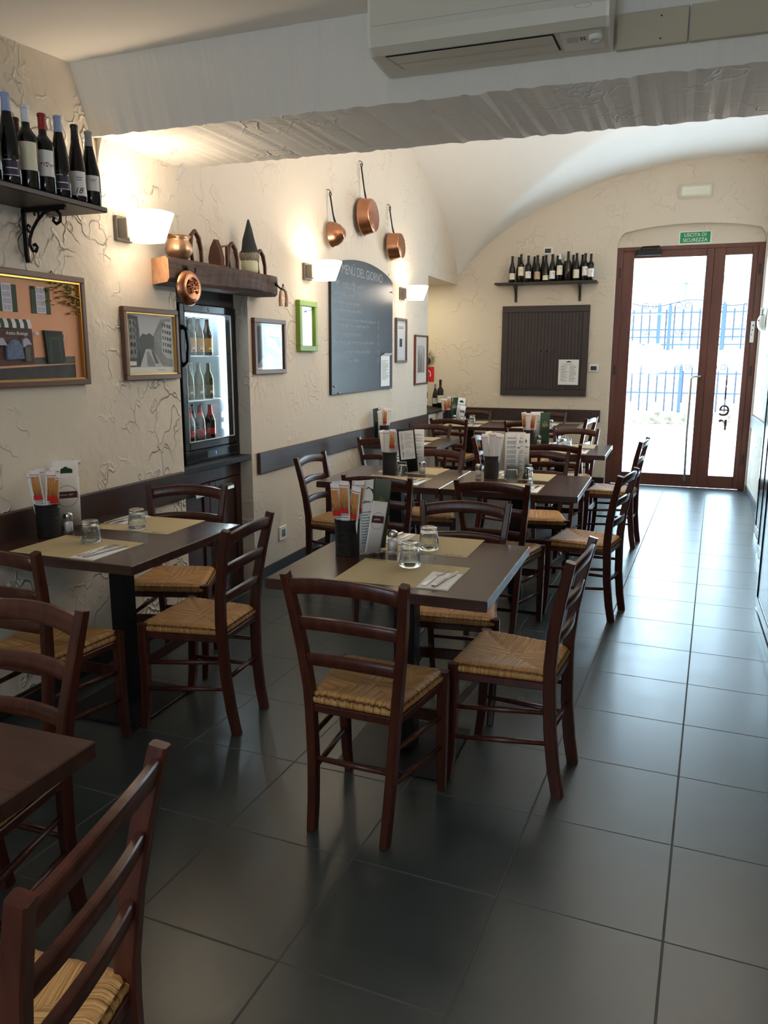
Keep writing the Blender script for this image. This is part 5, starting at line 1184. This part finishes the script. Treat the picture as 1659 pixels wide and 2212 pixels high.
# ------------------------------------------------------------------ framed pictures
def framed(name, y0, y1, z0, z1, fw, depth, fm, label, cat='picture', inner=None, gl=True, back='passepartout', lip=None):
    t = thing(name, (XW+0.001, (y0+y1)/2, (z0+z1)/2), WR, label, cat); w, hh = (y1-y0)/2, (z1-z0)/2
    b = MB()
    b.box(-w, w, hh-fw, hh, 0, depth, fm, 0.003); b.box(-w, w, -hh, -hh+fw, 0, depth, fm, 0.003); b.box(-w, -w+fw, -hh+fw, hh-fw, 0, depth, fm, 0.003); b.box(w-fw, w, -hh+fw, hh-fw, 0, depth, fm, 0.003); b.build('frame', t)
    if lip:
        b = MB(); e = 0.007
        b.box(-w+fw, w-fw, hh-fw-e, hh-fw, 0.004, depth*0.8, lip); b.box(-w+fw, w-fw, -hh+fw, -hh+fw+e, 0.004, depth*0.8, lip); b.box(-w+fw, -w+fw+e, -hh+fw+e, hh-fw-e, 0.004, depth*0.8, lip); b.box(w-fw-e, w-fw, -hh+fw+e, hh-fw-e, 0.004, depth*0.8, lip); b.build('inner_frame', t)
    b = MB(); b.box(-w+fw, w-fw, -hh+fw, hh-fw, 0.002, 0.006, back); b.build('backing', t)
    if gl: b = MB(); b.box(-w+fw, w-fw, -hh+fw, hh-fw, depth*0.55, depth*0.55+0.001, 'picture_glass'); b.build('glass', t)
    return t, (y0+y1)/2, (z0+z1)/2
def art(t, cy, cz, polys, name='artwork', z0=0.0062):
    b = MB()
    for i, (m, pts) in enumerate(polys):
        b.poly([(y-cy, z-cz) for y, z in pts], z0, z0+0.0002*(i+1), m)
    return b.build(name, t)
def rect(y0, y1, z0, z1): return [(y0, z0), (y1, z0), (y1, z1), (y0, z1)]
# painting of the shop
t, cy, cz = framed('painting', 0.270, 1.072, 1.380, 1.857, 0.026, 0.030, 'frame_brown', 'large framed painting of a peach house with a shop, left wall', 'painting', gl=False, back='pic_peach', lip='gold')
P = [('pic_road', [(0.30, 1.458), (0.55, 1.458), (1.0, 1.473), (1.0, 1.41), (0.30, 1.41)]), ('pic_grey', [(0.756, 1.473), (1.0, 1.476), (1.0, 1.508), (0.756, 1.502)]), ('pic_sky', [(0.30, 1.83), (1.04, 1.83), (1.04, 1.74), (0.98, 1.79), (0.80, 1.812), (0.30, 1.82)]),
 ('pic_brown', [(0.40, 1.462), (0.755, 1.473), (0.751, 1.620), (0.40, 1.622)])]
for a, c in ((0.604, 0.655), (0.787, 0.840), (0.42, 0.47)):
    P += [('pic_green', rect(a-0.028, a, 1.686, 1.798)), ('pic_green', rect(c, c+0.028, 1.686, 1.796)), ('pic_white', rect(a, c, 1.688, 1.798))]
    for i in range(2):
        for j in range(4): P.append(('pic_lilac', rect(a+0.005+i*(c-a-0.006)/2, a+0.001+(i+1)*(c-a-0.006)/2, 1.692+j*0.026, 1.714+j*0.026)))
for k in range(18):
    y = 0.745-0.021*k
    P.append(('pic_white' if k % 2 == 0 else 'pic_green', [(y, 1.622), (y-0.021, 1.622), (y-0.023, 1.640), (y-0.030, 1.658), (y-0.009, 1.658), (y-0.001, 1.640)]))
P += [('pic_blue', [(0.600, 1.493), (0.689, 1.498), (0.683, 1.55), (0.665, 1.571), (0.640, 1.576), (0.618, 1.570), (0.600, 1.549)]), ('pic_blue', rect(0.44, 0.555, 1.50, 1.57)), ('pic_lilac', [(0.687, 1.543), (0.711, 1.555), (0.734, 1.556), (0.720, 1.576), (0.705, 1.584), (0.688, 1.574)]), ('pic_lilac', [(0.56, 1.551), (0.601, 1.551), (0.583, 1.580), (0.560, 1.580)]),
 ('pic_grey', rect(0.695, 0.722, 1.488, 1.545)), ('pic_dark', [(0.811, 1.617), (0.918, 1.616), (0.928, 1.484), (0.822, 1.477)]), ('pic_green', [(0.830, 1.589), (0.906, 1.590), (0.908, 1.484), (0.834, 1.479)]), ('pic_dark', [(0.852, 1.577), (0.893, 1.578), (0.897, 1.487), (0.854, 1.482)]), ('pic_white', rect(0.760, 0.777, 1.596, 1.609)), ('pic_white', rect(0.925, 0.932, 1.59, 1.602))]
rg = random.Random(8)
for k in range(60):
    y = 1.03-abs(rg.gauss(0, 0.10)); z = 1.82-abs(rg.gauss(0, 0.045)) if y < 0.95 else 1.82-rg.uniform(0, 0.13); s_ = rg.uniform(0.002, 0.006)
    P.append(('pic_leaf', [(y-s_, z), (y, z-s_*0.7), (y+s_, z+s_*0.3), (y, z+s_)]))
P.append(('pic_leaf', [(1.03, 1.760), (0.97, 1.772), (0.93, 1.768), (0.97, 1.775), (1.03, 1.765)]))
art(t, cy, cz, P)
text('lettering', 'Antica Bottega', 0.020, 'pic_white', t, (0.655-cy, 1.600-cz, 0.018), ext=0.0002, shear=0.3)
text('lettering', 'Bottega', 0.014, 'pic_lime', t, (0.868-cy, 1.602-cz, 0.018), ext=0.0002, shear=0.3)
b = MB(); b.sweep([(0.21, 0.238, 0.004), (0.222, 0.252, 0.006), (0.235, 0.238, 0.004)], 0.002, 'wrought_iron'); b.build('hanger', t)
# black and white street photo
t, cy, cz = framed('street_photo', 1.338, 1.800, 1.388, 1.750, 0.026, 0.026, 'frame_brown', 'framed black and white street photo left of the fridge', 'picture', lip='gold')
P = [('pic_light', rect(1.372, 1.752, 1.452, 1.712)), ('pic_dark', [(1.372, 1.712), (1.469, 1.706), (1.478, 1.638), (1.470, 1.455), (1.372, 1.454)]), ('pic_mid', [(1.372, 1.69), (1.44, 1.69), (1.45, 1.50), (1.372, 1.50)]), ('pic_mid', [(1.752, 1.704), (1.665, 1.700), (1.600, 1.622), (1.585, 1.540), (1.665, 1.455), (1.752, 1.452)]), ('pic_light', [(1.752, 1.69), (1.70, 1.69), (1.665, 1.64), (1.66, 1.53), (1.70, 1.50), (1.752, 1.49)]),
 ('pic_dark', [(1.478, 1.600), (1.505, 1.622), (1.535, 1.616), (1.560, 1.626), (1.600, 1.606), (1.590, 1.535), (1.478, 1.535)]), ('pic_dark', [(1.470, 1.54), (1.520, 1.545), (1.500, 1.47), (1.470, 1.455)]), ('pic_light', [(1.522, 1.545), (1.560, 1.545), (1.665, 1.455), (1.470, 1.454)]), ('pic_mid', [(1.53, 1.53), (1.55, 1.53), (1.60, 1.455), (1.53, 1.455)]), ('pic_white', rect(1.39, 1.44, 1.462, 1.482)), ('pic_dark', [(1.57, 1.53), (1.585, 1.535), (1.63, 1.47), (1.60, 1.47)])]
for i in range(4):
    for j in range(5): P.append(('pic_dark', rect(1.672+i*0.020, 1.680+i*0.020, 1.53+j*0.033-i*0.003, 1.548+j*0.033-i*0.003)))
for i in range(3):
    for j in range(5): P.append(('pic_mid', rect(1.38+i*0.026, 1.39+i*0.026, 1.52+j*0.036, 1.54+j*0.036)))
art(t, cy, cz, P); 
b = MB(); text_lines(b, 0.05, 0.18, -0.137, -0.128, 0.0065, 1, 'grey_text'); b.build('caption', t, fix=False)
# reflective picture right of fridge
t, cy, cz = framed('glazed_picture', 2.640, 3.085, 1.392, 1.752, 0.030, 0.026, 'frame_brown', 'brown framed glazed picture between the fridge and the green frame', 'picture')
P = [('pic_mid', rect(2.685, 3.042, 1.435, 1.712)), ('pic_white', [(2.80, 1.70), (3.03, 1.70), (3.02, 1.52), (2.92, 1.56), (2.83, 1.58)]), ('pic_dark', [(2.69, 1.70), (2.76, 1.70), (2.78, 1.50), (2.69, 1.45)]), ('pic_dark', [(2.86, 1.645), (3.02, 1.635), (3.03, 1.55), (2.98, 1.58), (2.95, 1.625), (2.87, 1.63)]), ('pic_light', [(2.80, 1.50), (2.86, 1.53), (2.92, 1.50), (2.92, 1.44), (2.79, 1.44)])]
art(t, cy, cz, P)
# green frame
t, cy, cz = framed('green_frame', 3.290, 3.592, 1.545, 1.905, 0.040, 0.034, 'frame_green', 'small picture in a lime green frame left of the chalkboard', 'picture')
P = [('white_paper', rect(3.333, 3.549, 1.59, 1.862)), ('pic_dark', rect(3.41, 3.46, 1.825, 1.842)), ('pic_light', rect(3.36, 3.53, 1.70, 1.72)), ('pic_mid', rect(3.355, 3.52, 1.63, 1.64)), ('pic_mid', [(3.42, 1.79), (3.50, 1.80), (3.45, 1.73), (3.44, 1.73), (3.48, 1.785), (3.42, 1.78)])]
art(t, cy, cz, P)
# two far pictures
t, cy, cz = framed('notice_frame', 5.455, 5.785, 1.447, 1.877, 0.022, 0.022, 'frame_grey', 'slim grey framed notice right of the chalkboard', 'picture')
art(t, cy, cz, [('white_paper', rect(5.50, 5.74, 1.49, 1.83)), ('pic_dark', rect(5.58, 5.66, 1.60, 1.68)), ('grey_text', rect(5.54, 5.70, 1.79, 1.797)), ('grey_text', rect(5.54, 5.70, 1.775, 1.782))])
t, cy, cz = framed('drawing_frame', 6.065, 6.520, 1.210, 1.730, 0.018, 0.022, 'frame_brown_red', 'red brown framed pencil drawing at the end of the left wall', 'picture')
rg = random.Random(12); P = [('pic_light', rect(6.17, 6.42, 1.33, 1.62))]
for k in range(16):
    y = 6.18+0.22*rg.random(); a = rg.uniform(0.04, 0.14); P.append(('pic_mid', [(y, 1.34), (y+0.02, 1.34), (y+0.012, 1.42+a), (y+0.006, 1.45+a)]))
art(t, cy, cz, P)

# ------------------------------------------------------------------ chalkboard
t = thing('chalkboard', (XW+0.001, 4.60, 1.75), WR, 'large dark arched menu chalkboard on the left wall', 'chalkboard')
pts = [(-0.735, -0.545), (0.728, -0.545), (0.728, 0.440)]
for k in range(0, 25):
    u = 1-2*k/24; pts.append((u*0.725, 0.440+0.110*(1-u*u)**0.8))
b = MB(); b.poly(pts, 0, 0.020, 'black_matte'); b.build('board', t)
b = MB(); b.poly([(x*0.993, y*0.993) for x, y in pts], 0.020, 0.0215, 'chalkboard'); b.build('writing_surface', t)
b = MB()
scribble(b, -0.66, 0.02, 0.335, 0.045, 0.0222, 'chalk', 21, 0.0028); b.build('chalk_line', t, fix=False); b = MB(); scribble(b, -0.47, -0.24, 0.31-0.005, 0.03, 0.0222, 'chalk', 22, 0.0025)
for i, (y0, y1, z) in enumerate([(3.93, 4.38, 2.000), (3.93, 4.48, 1.935), (3.93, 4.54, 1.875), (3.93, 4.87, 1.803), (3.93, 4.70, 1.757), (3.93, 4.54, 1.688), (3.93, 4.86, 1.622), (3.93, 4.73, 1.545), (3.93, 4.46, 1.470)]):
    b.build('chalk_line', t, fix=False); b = MB(); scribble(b, y0-4.60, y1-4.60, z-1.75, 0.028, 0.0222, 'chalk', 30+i, 0.0022)
b.build('chalk_line', t, fix=False)
text('lettering', 'MENÙ DEL GIORNO', 0.105, 'chalk', t, (-0.03, 0.445, 0.0222), ext=0.0002)
for i, (z, s_) in enumerate([(1.803, '9'), (1.757, '9'), (1.688, '8'), (1.622, '12'), (1.545, '13'), (1.470, '12')]):
    text('lettering', s_, 0.055, 'chalk', t, (0.335, z-1.75, 0.0222), ext=0.0002)
for x, y in ((-0.68, -0.48), (-0.60, -0.535), (0.62, -0.535), (0.60, 0.50), (0.69, 0.35)):
    b = MB(); b.lathe([(0, 0.036), (0.008, 0.034), (0.010, 0.030), (0.004, 0.026), (0.004, 0.0216)], 'steel', 12, (x, y, 0)); b.build('clip', t)
t = thing('menu_sheet', (XW+0.026, 5.115, 1.372), WR, 'white sheet clipped to the lower right corner of the chalkboard', 'menu')
b = MB(); b.box(-0.125, 0.118, -0.138, 0.138, 0, 0.001, 'white_paper'); b.add([(-0.125, 0.138, 0.001), (0.118, 0.138, 0.001), (0.150, 0.166, 0.022), (-0.06, 0.166, 0.022)], [(0, 1, 2, 3)], 'white_paper'); b.build('sheet', t)
b = MB(); text_lines(b, -0.10, 0.09, -0.08, 0.10, 0.0016, 16); b.build('print', t, fix=False)

# socket under the rail
t = thing('wall_socket', (XW+0.001, 3.0, 0.262), WR, 'white wall socket low on the left wall', 'socket')
b = MB(); b.box(-0.058, 0.058, -0.052, 0.052, 0, 0.010, 'white_plastic', 0.004); b.build('plate', t)
b = MB(); b.box(-0.022, 0.028, -0.026, 0.026, 0.010, 0.012, 'lcd', 0.001); b.build('insert', t)

# ------------------------------------------------------------------ alcove
b = MB(); b.box(XW-0.74, XW+0.02, A0+0.004, A1-0.004, 0.8655, 0.888, 'black_matte', 0.003); tag(b.build('alcove_ledge'), 'dark ledge in the alcove at the end of the left wall', 'ledge')
AL = 0.8885
light('AREA', 'alcove_light', (XW-0.38, 7.1, AZ1-0.02), (0, 0, 0), 3.0, (1.0, 0.93, 0.62), shape='RECTANGLE', size=0.4, size_y=0.6)
B(-2.905, 7.32, AL, 'bordeaux', 0.300, 0.037, 'wine_glass_dark', 'cap_black', 'label_white', 0.04, 0.12, 0.4, 'wine bottle in the alcove, half hidden by the wall corner', 'alcove bottles', extra='lines')
B(-2.760, 7.50, AL, 'bordeaux', 0.340, 0.040, 'wine_glass_dark', 'cap_black', 'label_cream', 0.06, 0.15, 0.4, 'taller wine bottle in the alcove next to the wall edge', 'alcove bottles', extra='lines')
B(-2.86, 7.62, AL, 'burgundy', 0.285, 0.036, 'wine_glass_dark', 'cap_grey', 'label_white', 0.04, 0.11, 0.4, 'wine bottle at the back of the alcove below the red notice', 'alcove bottles', extra='lines')
t = thing('fire_notice', (-3.015, A1-0.001, 1.285), FR, 'red square safety notice in the alcove', 'sign'); b = MB(); b.box(-0.085, 0.085, -0.092, 0.092, 0, 0.003, 'red_sign'); b.build('plate', t)
b = MB(); b.lathe([(0.045, 0.0035), (0.055, 0.0035)], 'exit_white', 18, (-0.01, 0.0, 0), a0=-0.6, a1=2.4); b.box(-0.06, -0.012, -0.09, 0.04, 0.003, 0.0036, 'label_tan'); b.build('symbol', t, fix=False)
t = thing('dried_wreath', (-3.02, A1-0.02, 1.475), FR, 'dried grey wreath with a dark pot hanging in the alcove', 'wreath')
b = MB(); rg = random.Random(9)
for k in range(70):
    a = rg.uniform(0, 2*PI); r_ = rg.uniform(0.045, 0.075); l = rg.uniform(0.02, 0.05); a2 = a+rg.uniform(-0.7, 0.7)
    b.sweep([(r_*math.cos(a), r_*math.sin(a), 0), (r_*math.cos(a)+l*math.cos(a2), r_*math.sin(a)+l*math.sin(a2), rg.uniform(0.0, 0.02))], 0.0022, 'plant_dry')
b.build('twigs', t); b = MB(); b.lathe([(0, 0.03), (0.035, 0.028), (0.048, 0.012), (0.048, 0.0)], 'pic_dark', 20, (0.0, -0.02, 0)); b.build('pot', t)
b = MB(); b.lathe([(0, 0.018), (0.018, 0.012), (0.022, 0.0), (0.018, -0.012), (0, -0.018)], 'red_print', 14, (-3.06, A1-0.022, 1.62)); tag(b.build('red_bauble'), 'small red ball hanging in the alcove behind the wall corner', 'ornament')

# ------------------------------------------------------------------ right side units
def unit(x, y0, y1, hh, label, skew=0.0):
    t = thing('black_display_unit', (x, y0, 0), (0, 0, skew), label, 'cabinet', None); L_ = y1-y0; W_ = min(0.77-x, 0.6)
    b = MB(); b.box(0.02, W_, 0, L_, 0.06, hh, 'fridge_black', 0.003); b.build('body', t)
    for a, c in ((0.0, L_/2-0.002), (L_/2+0.002, L_)):
        b = MB(); b.box(0.0, 0.018, a, a+0.05, 0.075, hh, 'fridge_black', 0.003); b.box(0.0, 0.018, c-0.05, c, 0.075, hh, 'fridge_black', 0.003); b.box(0.0, 0.018, a+0.05, c-0.05, 0.075, 0.14, 'fridge_black', 0.003); b.box(0, 0.018, a+0.05, c-0.05, hh-0.06, hh, 'fridge_black', 0.003); b.box(0.006, 0.012, a+0.05, c-0.05, 0.14, hh-0.06, 'fridge_black'); dd = b.build('door', t)
        b = MB(); b.sweep([(-0.001, a+0.006, 0.08), (-0.001, a+0.006, hh-0.01)], (0.002, 0.003), 'chrome_edge'); b.build('metal_edge', dd)
    b = MB(); b.box(0.0, W_, 0.0, L_, 0.0, 0.055, 'chrome_edge', 0.002); b.build('plinth', t)
unit(0.648, 4.45, 5.18, 2.05, 'tall black unit on the right edge, furthest from us')
unit(0.600, 3.05, 4.42, 2.05, 'tall black unit on the right edge between two others')
unit(0.470, 1.00, 3.00, 1.05, 'low black unit with metal plinth at the right photo edge')
t = thing('carnival_mask', (0.775, 7.35, 1.86), (PI/2, 0, -PI/2), 'white carnival mask with striped ribbon on the right wall', 'mask')
b = MB(); prof = [(0, 0.065), (0.03, 0.06), (0.055, 0.045), (0.072, 0.02), (0.078, 0.0)]
b.lathe(prof, 'mask_white', 26, fac=lambda a, z: 1.0+0.22*abs(math.sin(a))**2); b.build('face', t)
b = MB()
for sx in (-1, 1): b.poly([(sx*0.018, 0.012), (sx*0.046, 0.016), (sx*0.050, 0.026), (sx*0.020, 0.024)], 0.052, 0.060, 'ribbon_black')
b.poly([(-0.02, -0.045), (0.02, -0.045), (0, -0.052)], 0.055, 0.062, 'label_red'); b.build('painted_eyes', t)
for k in range(6):
    b = MB(); m_ = 'mask_white' if k % 2 else 'ribbon_black'
    pp = [( -0.02+0.022*i+0.004*k, 0.085+0.011*k*0.9+0.010*math.sin(i*1.5), 0.03+0.01*math.sin(i)) for i in range(8)]
    b.sweep(pp, (0.003, 0.006), m_, up=(0, 0, 1)); b.build('ribbon', t)

print('objects', len(bpy.data.objects))
